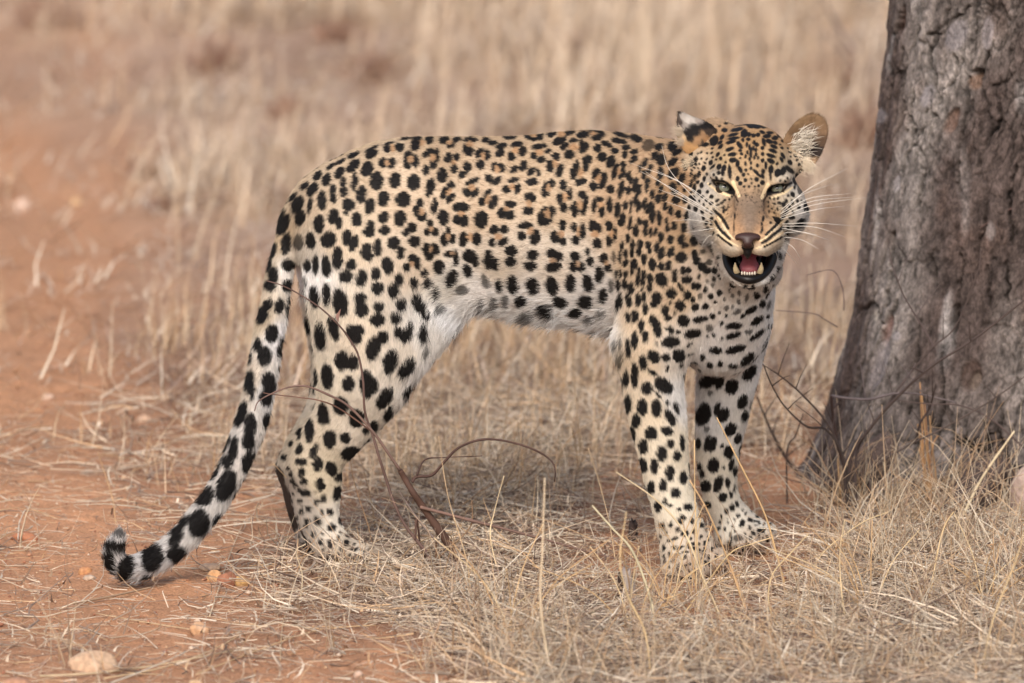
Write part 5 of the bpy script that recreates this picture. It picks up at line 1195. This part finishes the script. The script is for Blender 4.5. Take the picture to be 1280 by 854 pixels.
gr_ = mesh_obj('gravel', V.reshape(-1, 3), None, straw_mat, None, False, np.repeat(gc, 6, 0), (of[None] + (np.arange(n) * 6)[:, None, None]).reshape(-1, 3)); gr_['kind'] = 'stuff'

# ------------------------------------------------------------------ stones
def stone_nodes(nt, b):
    a = nt.nodes.new('ShaderNodeAttribute'); a.attribute_name = 'col'
    tc = nt.nodes.new('ShaderNodeTexCoord'); n1 = nt.nodes.new('ShaderNodeTexNoise'); n1.inputs['Scale'].default_value = 150; n1.inputs['Detail'].default_value = 6
    r = nt.nodes.new('ShaderNodeMapRange'); r.inputs[1].default_value = .3; r.inputs[2].default_value = .7; r.inputs[3].default_value = .75; r.inputs[4].default_value = 1.2
    m = nt.nodes.new('ShaderNodeVectorMath'); m.operation = 'SCALE'; bp = nt.nodes.new('ShaderNodeBump'); bp.inputs['Distance'].default_value = .002
    nt.links.new(tc.outputs['Object'], n1.inputs['Vector']); nt.links.new(n1.outputs['Fac'], r.inputs[0]); nt.links.new(a.outputs['Color'], m.inputs[0]); nt.links.new(r.outputs[0], m.inputs['Scale'])
    nt.links.new(m.outputs[0], b.inputs['Base Color']); nt.links.new(n1.outputs['Fac'], bp.inputs['Height']); nt.links.new(bp.outputs[0], b.inputs['Normal'])
stone_mat = material('quartz_stone', 0.75, 0.3, build=stone_nodes)
def stone(px, py, rx, ry, col, col2, label, seed, sink=.25, Y=None, depth=.8):
    g = G(px, py + ry * .6)
    if Y is not None: g = np.array([W(px, py, Y)[0], Y, 0])
    a = rx * KPX; h = ry * KPX
    u = np.linspace(0, 2 * math.pi, 29)[:-1]; v = np.linspace(0, math.pi, 15)
    D = np.array([[math.sin(q) * math.cos(p), math.sin(q) * math.sin(p), math.cos(q)] for q in v for p in u])
    rg = np.random.default_rng(seed); k = rg.normal(0, 1, (9, 3)); k /= np.linalg.norm(k, axis=1, keepdims=True)
    s = np.min(np.where(D @ k.T > .15, rg.uniform(.72, .98, 9) / np.maximum(D @ k.T, .15), 9), 1); s = np.minimum(s, 1.05)
    s *= 1 + .05 * vnoise(D, 3, seed)
    V = D * s[:, None] * (a, a * depth, h) 
    m = (.5 + .5 * vnoise(D, 2.2, seed + 3))[:, None]
    col = np.array(col) * .62 + np.array((186, 150, 126)) * .34; col2 = np.array(col2) * .62 + np.array((186, 150, 126)) * .34
    c = lin(col) * (1 - m) + lin(col2) * m
    Q = [(i * 28 + j, (i + 1) * 28 + j, (i + 1) * 28 + (j + 1) % 28, i * 28 + (j + 1) % 28) for i in range(14) for j in range(28)]
    o = mesh_obj('stone', V, Q, stone_mat, None, True, c)
    o.location = (g[0], g[1], float(hgt(g[0], g[1])) + h * (1 - sink) * .8 - h * .18)
    tag(o, label, 'stone', 'stones lying on the red sand'); return o
STN = [(248, 786, 13, 11, (214, 158, 104), (200, 170, 140), 'small orange and white pebble on open sand below the tail'),
 (117, 826, 32, 17, (214, 186, 154), (196, 160, 128), 'largest pale cream stone, flat on the sand in the lower left corner'),
 (268, 719, 10, 10, (222, 150, 84), (226, 196, 150), 'orange and cream pebble at the left end of the pebble row under the tail'),
 (284, 723, 12, 13, (160, 96, 68), (140, 84, 62), 'rusty brown pebble between a cream and a yellow one'),
 (302, 725, 9, 9, (212, 170, 96), (196, 150, 90), 'yellow ochre pebble at the right end of the pebble row under the tail'),
 (262, 708, 14, 7, (206, 178, 148), (188, 164, 140), 'flat dusty cream pebble just behind the pebble row under the tail'),
 (32, 670, 18, 9, (166, 96, 62), (176, 110, 74), 'half buried rust red stone near the left edge'),
 (107, 713, 9, 8, (206, 150, 90), (190, 120, 80), 'small orange pebble left of the tail tip'),
 (112, 722, 9, 5, (206, 194, 178), (190, 170, 150), 'small greyish white chip left of the tail tip'),
 (244, 850, 8, 6, (226, 196, 156), (206, 170, 130), 'tiny cream pebble at the bottom edge on the sand'),
 (447, 842, 6, 5, (214, 196, 180), (200, 176, 160), 'tiny whitish pebble on the bare patch at the bottom edge'),
 (664, 638, 12, 7, (206, 160, 142), (214, 176, 156), 'flat pink stone in the litter under the belly'),
 (322, 613, 6, 6, (222, 196, 160), (206, 180, 150), 'tiny cream pebble between tail and hind leg'),
 (28, 240, 14, 15, (222, 200, 186), (200, 176, 160), 'blurred pale stone on the far sand at the left edge'),
 (95, 238, 11, 10, (206, 170, 120), (196, 160, 120), 'blurred yellowish stone on the far sand, second from the left edge'),
 (20, 850, 20, 10, (190, 140, 110), (176, 122, 92), 'low reddish stone cut by the bottom left corner'),
 (180, 528, 10, 8, (206, 176, 150), (190, 150, 120), 'small pale stone on the sand left of the tail'),
 (60, 505, 9, 6, (214, 190, 170), (190, 160, 140), 'small dusty white stone in the sand at the left'),
 (700, 790, 6, 5, (206, 150, 116), (190, 130, 100), 'tiny orange pebble in the litter below the belly'),
 (455, 590, 7, 6, (196, 150, 130), (170, 120, 100), 'small brown pebble behind the hind leg'),
 (940, 655 + 68, 7, 5, (196, 150, 124), (176, 120, 96), 'small brick coloured pebble below the front paws')]
for k_, s in enumerate(STN): stone(*s, seed=100 + k_)
st = stone(1296, 545, 34, 48, (200, 184, 176), (168, 150, 144), 'pale pinkish grey rock against the trunk at the right edge', 300, .1, Y=.36)
st['group'] = ''; del st['group']

# ------------------------------------------------------------------ twigs
def twig_nodes(nt, b):
    a = nt.nodes.new('ShaderNodeAttribute'); a.attribute_name = 'col'; nt.links.new(a.outputs['Color'], b.inputs['Base Color'])
twig_mat = material('twig_bark', 0.75, 0.25, build=twig_nodes)
def pline(pts, Y0=None, dY=0.0, drop=True, jitter=.004, seed=1):
    """pixel polyline, first point on the ground unless Y0 is given; leans dY metres over its length"""
    base = G(*pts[0]); y0 = base[1] if Y0 is None else Y0
    rg = np.random.default_rng(seed)
    f = np.linspace(0, 1, len(pts)); out = []
    for (a, b), t in zip(pts, f): out.append(W(a, b, y0 + dY * t + rg.normal(0, jitter) * (t > 0)))
    return np.array(out)
def stick(name, pts3, r0, r1, col, parent=None, n=40, sides=7, seed=1, knots=.12):
    if name == 'straw': col = [q * .74 + g * .24 for q, g in zip(col, (206, 190, 172))]
    if name in ('branch', 'dry_twig', 'side_shoot') or (name == 'stem' and parent and parent.name == 'dry_shrub'): col = [q * .70 for q in col]; r0 *= 1.15; r1 *= 1.1
    rad = np.linspace(r0, r1, len(pts3)) * KPX
    tab = spline(np.column_stack([pts3, rad]), n)
    kk = 1 + knots * np.maximum(vnoise(tab[:, :3], 55, seed), 0) * 2
    V, Q, T = tube_arrays(tab[:, :3], np.maximum(tab[:, 3] * kk, .0002), sides)
    c = lin(col) * (1 + .35 * fbm(V, 70, 3, seed))[:, None]
    o = mesh_obj(name, V, Q, twig_mat, None, True, np.clip(c, 0, 1), T)
    if parent: into(o, parent)
    return o
TB = (112, 84, 74)
shrub = empty('dry_shrub', G(580, 716))
tag(shrub, 'leafless brown dry shrub arching in front of the hind leg', 'shrub')
YS = G(580, 716)[1] - .02
stick('stem', pline([(583, 720), (562, 682), (530, 636), (517, 617), (507, 600), (500, 588)], YS, -.01), 4.6, 3.0, (120, 88, 74), shrub, 40, 10, 2)
for pts, r0, r1, dy, col in [
 ([(500, 588), (484, 565), (467, 541), (436, 508), (409, 493), (383, 483), (362, 484), (340, 492), (323, 502), (318, 514)], 1.7, .6, -.02, (160, 128, 116)),
 ([(467, 541), (426, 512), (400, 501), (374, 497), (340, 493), (329, 491)], .9, .5, -.01, (164, 122, 104)),
 ([(548, 724), (535, 694), (507, 658), (491, 625), (483, 600), (474, 572), (466, 544), (456, 515), (454, 477), (448, 445), (438, 426), (424, 407), (399, 384), (369, 365), (350, 356), (333, 351)], 2.0, .6, -.02, (142, 112, 102)),
 ([(515, 603), (521, 596), (540, 594), (555, 578), (573, 560), (600, 550), (630, 551), (665, 561), (688, 575), (694, 588), (693, 602)], 1.9, .7, -.03, TB),
 ([(521, 594), (531, 575), (555, 572), (603, 570)], .9, .5, .02, TB),
 ([(525, 634), (560, 643), (590, 651), (630, 661), (675, 673), (730, 688), (776, 700)], 2.0, 1.0, -.01, (160, 126, 112)),
 ([(565, 695), (540, 670), (518, 643), (498, 613)], 1.5, .9, .01, (168, 148, 138)),
 ([(543, 702), (560, 686), (588, 658), (590, 625)], 1.3, .6, -.01, (186, 150, 116)),
 ([(519, 675), (521, 650), (528, 690), (545, 712)], 1.3, 1.0, .02, (120, 88, 76)),
 ([(500, 700), (520, 680), (560, 668), (566, 690)], .8, .5, .03, (190, 158, 122)),
 ([(547, 718), (545, 690), (546, 665)], 1.4, .8, .03, (150, 110, 80))]:
    stick('branch', pline(pts, YS - .01, dy, seed=len(pts)), r0, r1, col, shrub, 50, 7, len(pts))
lf_ = W([(420), (426), (424), (420), (423)], [394, 386, 397, 398, 404], [YS - .035, YS - .04, YS - .03, YS - .045, YS - .035])
V = np.vstack([lf_, lf_ + (0, .0012, 0)]); dl = mesh_obj('dry_leaf', V, None, straw_mat, None, False, np.tile(lin((190, 150, 136)), (10, 1)), np.array([(0, 1, 2), (0, 2, 3), (3, 2, 4), (5, 7, 6), (5, 8, 7), (8, 9, 7)])); into(dl, shrub)

DK = (108, 90, 84)
TW = [([(1001, 594), (984, 575), (964, 539), (946, 495)], None, -.03, 2.2, 1.0, (96, 80, 74), 'dark twig leaning left beside the far foreleg, rooted on the bare soil'),
 ([(1058, 585), (1035, 539), (1008, 533), (980, 507), (964, 480), (954, 455)], .30, -.03, 1.6, .6, (92, 78, 72), 'thin dark twig curving down then up left of the trunk base'),
 ([(1055, 581), (1035, 531), (1000, 491), (975, 470), (952, 455)], .34, -.03, 1.7, .6, DK, 'thin straight twig rising to the left above the curved one'),
 ([(1056, 592), (1047, 555), (1041, 520), (1039, 495)], .36, .0, 2.0, 1.5, (92, 70, 64), 'short upright dark twig at the left foot of the trunk'),
 ([(1039, 495), (1060, 498), (1087, 499), (1119, 492), (1150, 493), (1195, 503)], .36, .0, 1.9, .8, (150, 134, 134), 'grey twig lying level across the lower trunk'),
 ([(1063, 575), (1088, 535), (1119, 499), (1163, 459), (1219, 423), (1282, 374)], .36, -.02, 2.4, 1.1, DK, 'long twig rising right across the trunk to the picture edge'),
 ([(1071, 567), (1100, 520), (1131, 475), (1165, 435), (1195, 407), (1222, 340), (1226, 310)], .37, .0, 1.6, .6, (116, 98, 92), 'thin twig rising steeply across the middle of the trunk'),
 ([(1170, 440), (1157, 415), (1131, 372), (1118, 340), (1111, 320)], .38, .0, 1.2, .5, (124, 106, 102), 'thin twig end slanting up left over the pale bark scar'),
 ([(1055, 388), (1053, 360), (1040, 338), (1008, 344)], .5, .0, .9, .5, (150, 126, 118), 'hair thin twig bent over left of the trunk at jaw height'),
 ([(1047, 409), (1030, 399), (1016, 392), (970, 388)], .5, .0, .9, .5, (150, 126, 118), 'hair thin twig pointing at the chest from the trunk'),
 ([(984, 563), (994, 545), (1004, 517)], .5, .0, 1.1, .5, DK, 'short thin twig forking up beside the dark leaning one'),
 ([(1280, 560), (1240, 525), (1200, 507), (1160, 505), (1120, 500)], .34, .0, 1.1, .5, (124, 104, 98), 'thin reddish twig sagging across the trunk above the straw'),
 ([(1090, 592), (1130, 560), (1180, 535), (1240, 500), (1282, 470)], .33, .0, 1.5, .7, (120, 102, 94), 'lowest long twig slanting right over the trunk foot'),
 ([(1282, 255), (1262, 262), (1240, 275), (1225, 285)], .5, .0, 1.1, .5, (130, 98, 90), 'short reddish twig entering from the right edge across the upper bark'),
 ([(1144, 555), (1150, 530), (1162, 510), (1170, 480)], .35, .0, 1.6, .7, (84, 66, 60), 'short dark twig standing behind the tawny straw clump')]
for k_, (pts, Y0, dy, r0, r1, col, lab) in enumerate(TW):
    p3 = pline(pts, Y0, dy, seed=k_ + 20)
    if pts[0][1] > 560:
        g_ = p3[0].copy(); g_[2] = float(hgt(g_[0], g_[1])) - .003; 
        if p3[0][2] > g_[2] + .004: p3 = np.vstack([g_, p3])
    o = stick('dry_twig', p3, r0, r1, col, None, 46, 7, k_ + 3)
    tag(o, lab, 'twig', 'dry twigs round the foot of the tree')
    side = spline(p3, 12)
    for q in (4, 7, 9):
        if r0 < 1.2: continue
        d = np.array([RNG.normal(0, .5), RNG.normal(0, .4), RNG.uniform(.3, 1)]); d /= np.linalg.norm(d)
        b = stick('side_shoot', np.array([side[q], side[q] + d * .018 + (0, 0, .002), side[q] + d * RNG.uniform(.03, .06)]), r0 * .45, .3, col, None, 10, 5, q)
        b.parent = o

# stubs
for (px, py, w, hpx, lab, col) in [(790, 676, 5.5, 28, 'charred black stub standing left of the near front paw', (62, 50, 46)), (776, 748, 6, 32, 'dark rotten stub low in the straw below the charred one', (66, 50, 42)), (793, 752, 6, 44, 'weathered pale grey stub leaning beside the dark rotten one', (158, 146, 138))]:
    b = G(px, py); r = w * KPX; n_ = 12
    a = np.arange(n_) * 2 * math.pi / n_
    rows = []
    for k in range(9):
        f = k / 8; rr_ = r * (1.25 - .4 * f) * (1 + .2 * np.sin(3 * a + k * .4) + .08 * RNG.normal(0, 1, n_))
        z = f * hpx * KPX + (0 if k < 8 else RNG.uniform(-.008, .006, n_))
        lean = -.25 if w == 6 and hpx == 44 else .05
        rows.append(np.stack([b[0] + rr_ * np.cos(a) + lean * f * hpx * KPX, b[1] + rr_ * np.sin(a), np.broadcast_to(z, (n_,)) + float(hgt(b[0], b[1])) - .004], -1))
    rows.append(rows[-1] * .35 + rows[-1].mean(0) * .65 - (0, 0, .006))
    V = np.vstack(rows); m_ = len(rows)
    Q = [(i * n_ + j, i * n_ + (j + 1) % n_, (i + 1) * n_ + (j + 1) % n_, (i + 1) * n_ + j) for i in range(m_ - 1) for j in range(n_)]
    c = lin(col) * (1 + .4 * vnoise(V, 200, 5))[:, None]
    o = mesh_obj('wood_stub', V, Q, twig_mat, None, False, np.clip(c, 0, 1)); tag(o, lab, 'stub')

# single straws that stand out
ST = [([(985, 745), (970, 690), (955, 640), (925, 580), (896, 522)], 0, 1.8, 1.1, (206, 164, 108), 'longest tawny straw slanting in front of the far foreleg'),
 ([(886, 752), (874, 700), (869, 630), (868, 550)], 0, 1.4, .9, (214, 180, 128), 'upright straw between the two forelegs'),
 ([(905, 775), (880, 725), (855, 665), (820, 625), (770, 590)], 0, 1.5, 1.0, (222, 198, 154), 'pale straw leaning left across the near foreleg'),
 ([(936, 770), (910, 700), (885, 640), (862, 600)], 0, 1.6, 1.0, (196, 154, 104), 'brown straw leaning left between the paws'),
 ([(850, 770), (890, 720), (915, 690), (940, 680), (965, 672)], -.02, 1.0, .7, (222, 190, 136), 'thin straw rising right in front of the far paw'),
 ([(626, 725), (613, 672), (618, 640), (630, 595)], 0, 1.2, .8, (226, 200, 156), 'pale kinked straw standing under the belly'),
 ([(822, 790), (812, 745), (791, 690), (765, 660), (740, 632)], 0, 2.2, 1.4, (206, 194, 156), 'broad greenish straw leaning left before the near paw'),
 ([(690, 852), (676, 760), (678, 690), (681, 598)], 0, 2.0, 1.3, (214, 192, 158), 'soft pale vertical straw in the lower middle'),
 ([(815, 850), (806, 790), (785, 745), (775, 700), (783, 640)], 0, 1.5, .9, (216, 184, 132), 'upright straw beside the wooden stubs'),
 ([(1168, 572), (1200, 556), (1245, 530), (1284, 513)], -.02, 1.3, .9, (206, 164, 104), 'golden straw rising to the right edge below the trunk twigs'),
 ([(1181, 592), (1203, 569), (1252, 529), (1284, 505)], -.02, 1.2, .9, (200, 158, 100), 'darker golden straw crossing behind the other at the right edge'),
 ([(1236, 616), (1214, 582), (1192, 550)], .0, 1.5, 1.2, (226, 208, 184), 'short whitish straw slanting left before the trunk foot'),
 ([(1188, 668), (1205, 642), (1228, 597), (1268, 539)], .0, 3.0, 1.8, (216, 196, 158), 'broad pale flattened straw rising right before the trunk foot'),
 ([(1090, 612), (1102, 594), (1125, 575), (1144, 561)], .0, 1.0, .6, (206, 176, 130), 'thin straw rising right to the tawny clump'),
 ([(1119, 610), (1120, 590), (1122, 566), (1114, 554), (1096, 554), (1083, 566), (1082, 590)], .0, .9, .6, (212, 188, 150), 'thin straw bent over in a hoop before the trunk'),
 ([(1118, 618), (1105, 590), (1092, 572), (1082, 565)], .0, 1.8, 1.2, (206, 174, 126), 'stout straw leaning left of the hoop shaped one'),
 ([(1115, 640), (1108, 600), (1103, 572)], .0, 1.4, 1.0, (222, 206, 176), 'short white upright straw beside the hoop shaped one'),
 ([(1052, 640), (1049, 600), (1047, 573)], .0, 1.6, 1.2, (200, 152, 96), 'short ochre stalk standing left of the trunk foot'),
 ([(1072, 650), (1050, 610), (1028, 588), (1009, 570)], .0, 1.1, .6, (206, 176, 140), 'thin straw with forked tip pointing to the bare soil'),
 ([(1160, 762), (1170, 700), (1180, 660), (1192, 640)], .0, 1.4, .9, (216, 184, 132), 'curved straw in the right foreground'),
 ([(1060, 790), (1052, 740), (1050, 690), (1056, 650)], .0, 1.3, .8, (220, 192, 146), 'tall pale straw in the right foreground near the bare soil'),
 ([(1225, 850), (1240, 780), (1270, 700), (1282, 660)], .0, 1.6, 1.0, (212, 182, 134), 'long straw leaning out at the right edge'),
 ([(145, 655), (141, 625), (132, 595), (122, 564)], .0, 1.0, .6, (196, 156, 112), 'single tawny stem standing behind the tail tip'),
 ([(448, 688), (415, 664), (399, 644), (368, 608), (342, 580)], -.05, .9, .6, (220, 186, 136), 'yellow straw laid slantwise across the hind leg'),
 ([(466, 690), (461, 660), (442, 600), (438, 560), (438, 472)], -.06, .8, .5, (206, 160, 116), 'thin orange stem standing upright before the hind leg'),
 ([(374, 760), (378, 720), (370, 690), (382, 680)], -.03, 1.1, .7, (222, 204, 168), 'short pale straw before the heel'),
 ([(980, 790), (962, 760), (965, 720), (990, 690), (1010, 668)], .0, 1.2, .8, (214, 184, 134), 'pale straw arching right beyond the far paw'),
 ([(1012, 720), (1030, 690), (1075, 655), (1110, 640)], -.02, 1.2, .8, (218, 190, 144), 'straw reaching up right towards the trunk'),
 ([(590, 760), (583, 700), (560, 620), (548, 545)], -.02, 1.0, .6, (206, 174, 132), 'tall thin straw standing behind the shrub stem'),
 ([(770, 705), (762, 655), (748, 600), (735, 560)], .0, .9, .6, (196, 168, 132), 'thin straw left of the near foreleg under the belly')]
for k_, (pts, dy, r0, r1, col, lab) in enumerate(ST):
    p3 = pline(pts, None, dy, seed=k_ + 60)
    p3[0, 2] = float(hgt(p3[0, 0], p3[0, 1])) - .002
    o = stick('straw', p3, r0 * .85, r1 * .7, col, None, 30, 5, k_ + 9, .2); tag(o, lab, 'straw', 'single dry straws standing out of the litter')
# tawny clump before the trunk
cl_ = empty('grass_clump', G(1160, 645)); tag(cl_, 'tawny upright clump of stiff stems against the middle of the trunk', 'grass')
for k_, (a, b, m_) in enumerate([(1150, 478, 1154), (1152, 490, 1158), (1156, 505, 1160), (1147, 530, 1152), (1162, 520, 1165), (1165, 560, 1162), (1172, 545, 1166), (1149, 560, 1155)]):
    p3 = pline([(1160 + (k_ % 4) * 2.5, 645), (m_ + 4, 600), (m_, 560 if b < 550 else 590), (a, b)], None, .02, seed=k_)
    stick('stem', p3, 1.3, .8, [(176, 134, 92), (190, 150, 106), (158, 116, 80)][k_ % 3], cl_, 24, 6, k_)
# fallen stalks on the sand
for k_, (pts, r, col, lab) in enumerate([([(50, 846), (120, 843), (200, 834), (290, 819)], 1.6, (190, 166, 130), 'long dry stalk lying along the bottom left sand'),
  ([(92, 757), (140, 748), (190, 738)], 1.8, (150, 124, 98), 'dark stalk on the sand just below the tail bend'),
  ([(130, 850), (200, 838), (260, 820), (300, 800)], 1.1, (206, 178, 136), 'thin straw crossing the long stalk in the lower left'),
  ([(255, 795), (230, 790), (180, 782), (120, 770)], .9, (200, 170, 130), 'thin straw lying left of the orange pebble'),
  ([(245, 845), (330, 815), (400, 795), (470, 790)], 1.0, (206, 170, 124), 'tawny straw curving over the bare soil at the bottom'),
  ([(262, 775), (275, 735), (290, 690), (305, 655)], .9, (214, 190, 156), 'pale straw lying behind the pebble row'),
  ([(350, 830), (355, 780), (372, 760)], .8, (200, 168, 128), 'short straw on the bare soil below the heel')]):
    p3 = np.array([G(*p) for p in pts]); p3[:, 2] = hgt(p3[:, 0], p3[:, 1]) + .006
    o = stick('straw', p3, r, r * .6, col, None, 30, 5, k_ + 90); tag(o, lab, 'straw', 'dry stalks lying on the sand')
# blurred things behind
def back_stick(name, px, col, r, lab, cat, group=None, Yoff=0):
    base = G(*px[0]); p3 = [np.array([base[0], base[1], float(hgt(base[0], base[1])) - .01])] + [W(a, b, base[1] + Yoff * (k + 1)) for k, (a, b) in enumerate(px[1:])]
    o = stick(name, np.array(p3), r, r * .5, col, None, 30, 8, 7); tag(o, lab, cat, group); return o
back_stick('dead_branch', [(1095, 110), (1070, 70), (1045, 30), (1020, -20)], (122, 104, 98), 5, 'blurred grey dead branch rising left of the trunk top', 'branch')
back_stick('dead_branch', [(1092, 150), (1075, 95), (1050, 60), (1030, 45)], (132, 112, 104), 3, 'thinner blurred branch below the grey one', 'branch')
p3 = np.array([G(185, 262), G(250, 254), G(320, 250), G(400, 246)]); p3[:, 2] = hgt(p3[:, 0], p3[:, 1]) + .02
o = stick('fallen_branch', p3, 7, 4, (134, 106, 92), None, 40, 10, 12); tag(o, 'blurred dark fallen branch lying on the ground behind the rump', 'branch')
back_stick('distant_stump', [(1088, 26), (1086, -10), (1090, -50)], (92, 80, 78), 26, 'blurred dark grey stump far behind, left of the trunk top', 'stump')
for k_, (a, b, c_, d_, r, lab) in enumerate([(150, 250, 222, 120, 2.5, 'blurred pale stem leaning right over the far sand'), (240, 330, 290, 165, 3, 'blurred pale stem standing left of the rump, leaning right'), (640, 175, 690, 40, 4, 'pale blurred stem above the middle of the back'), (520, 150, 524, 30, 3.5, 'upright blurred stem above the rump'), (555, 160, 548, 60, 3, 'short upright blurred stem above the loin'), (1010, 470, 1012, 330, 3, 'white blurred stem behind the throat'), (985, 200, 972, 90, 4, 'pale blurred stem between head and trunk'), (780, 140, 800, 20, 3.5, 'pale blurred stem above the shoulder'), (120, 60, 175, -20, 3, 'blurred stem in the upper left corner'), (225, 330, 215, 240, 2.2, 'thin blurred stem over the far sand patch')]):
    back_stick('straw', [(a, b), ((a * 2 + c_) / 3, (b * 2 + d_) / 3), ((a + 2 * c_) / 3 + 3, (b + 2 * d_) / 3), (c_, d_)], (206, 184, 156), r * .55, lab, 'straw', 'tall straws blurred in the background')

# low brown herbs in the blurred background, each a plant
for k_, (a, b, w, h, lab) in enumerate([(270, 95, 40, 45, 'blurred brown herb clump above the tail side of the back'), (60, 40, 50, 50, 'blurred brown herb clump in the upper left corner'), (355, 150, 30, 26, 'small blurred reddish herb clump left of the rump'), (460, 110, 45, 40, 'blurred brown herb clump above the rump'), (715, 90, 36, 40, 'blurred brown herb clump above the withers'), (1040, 130, 30, 55, 'blurred brown herb clump beside the trunk, above the ear'), (1075, 200, 24, 60, 'blurred brown herb clump touching the trunk edge'), (180, 210, 35, 25, 'blurred grey brown herb clump at the edge of the far sand'), (420, 60, 30, 30, 'blurred rusty herb clump near the top, left of centre'), (1015, 560, 22, 50, 'small dry herb between the far foreleg and the trunk')]):
    g = G(a, b); n = 150; r = w * KPX * (1 + g[1] / 15)
    x = g[0] + RNG.normal(0, r * .3, n); y = g[1] + RNG.normal(0, r * .4, n)
    bb = np.stack([x, y, hgt(x, y)], -1)
    V, Q, own = blades(bb, RNG.uniform(0, 6.28, n), RNG.uniform(.3, 1.4, n), RNG.uniform(.4, 1, n) * h * KPX * (1 + g[1] / 15) * 1.3, RNG.normal(.3, .5, n), RNG.uniform(.001, .003, n) * (1 if b < 400 else .4), 3, 3, side_bend=RNG.normal(0, .6, n))
    pal_ = lin([(150, 116, 98), (170, 132, 110), (134, 106, 94), (186, 152, 128)])
    o = mesh_obj('dry_herb', V, Q, straw_mat, None, True, (pal_[RNG.integers(0, 4, n)])[own]); tag(o, lab, 'plant', 'dry brown herbs in the background')

# grasses with seed heads before the paws
for k_, (a, b, lab) in enumerate([(828, 768, 'tuft of tan grass with small seed heads before the near front paw'), (868, 764, 'thin tuft of seeding grass between the front paws'), (795, 790, 'seeding grass tuft by the wooden stubs'), (1085, 770, 'seeding grass tuft in the right foreground'), (1230, 770, 'seeding grass tuft near the lower right corner'), (640, 800, 'seeding grass tuft in the lower middle')]):
    root = empty('seeding_grass', G(a, b)); tag(root, lab, 'grass', 'seeding grass tufts in the foreground')
    g = G(a, b)
    for q in range(7):
        d = np.array([RNG.normal(0, .5), RNG.normal(0, .3), 1.0]); L = RNG.uniform(.08, .19); d /= np.linalg.norm(d)
        p0 = g + (RNG.normal(0, .008), RNG.normal(0, .008), 0); p0[2] = float(hgt(p0[0], p0[1])) - .002
        tip = p0 + d * L + (d[0] * L * .25, 0, -.01)
        stick('stem', np.array([p0, p0 + d * L * .5 + (0, 0, .006), tip]), .9, .5, [(206, 172, 128), (190, 154, 112), (214, 188, 148)][q % 3], root, 14, 5, q)
        if q % 2 == 0:
            V_, Q_, O_ = blades(np.repeat(tip[None], 9, 0) - d * RNG.uniform(0, .02, (9, 1)), RNG.uniform(0, 6.28, 9), RNG.uniform(-.3, 1.1, 9), RNG.uniform(.006, .014, 9), RNG.normal(.5, .5, 9), np.full(9, .0007), 2, 3)
            sh = mesh_obj('seed_head', V_, Q_, straw_mat, None, True, np.tile(lin((176, 140, 104)), (len(V_), 1))); into(sh, root); sh['kind'] = 'stuff'
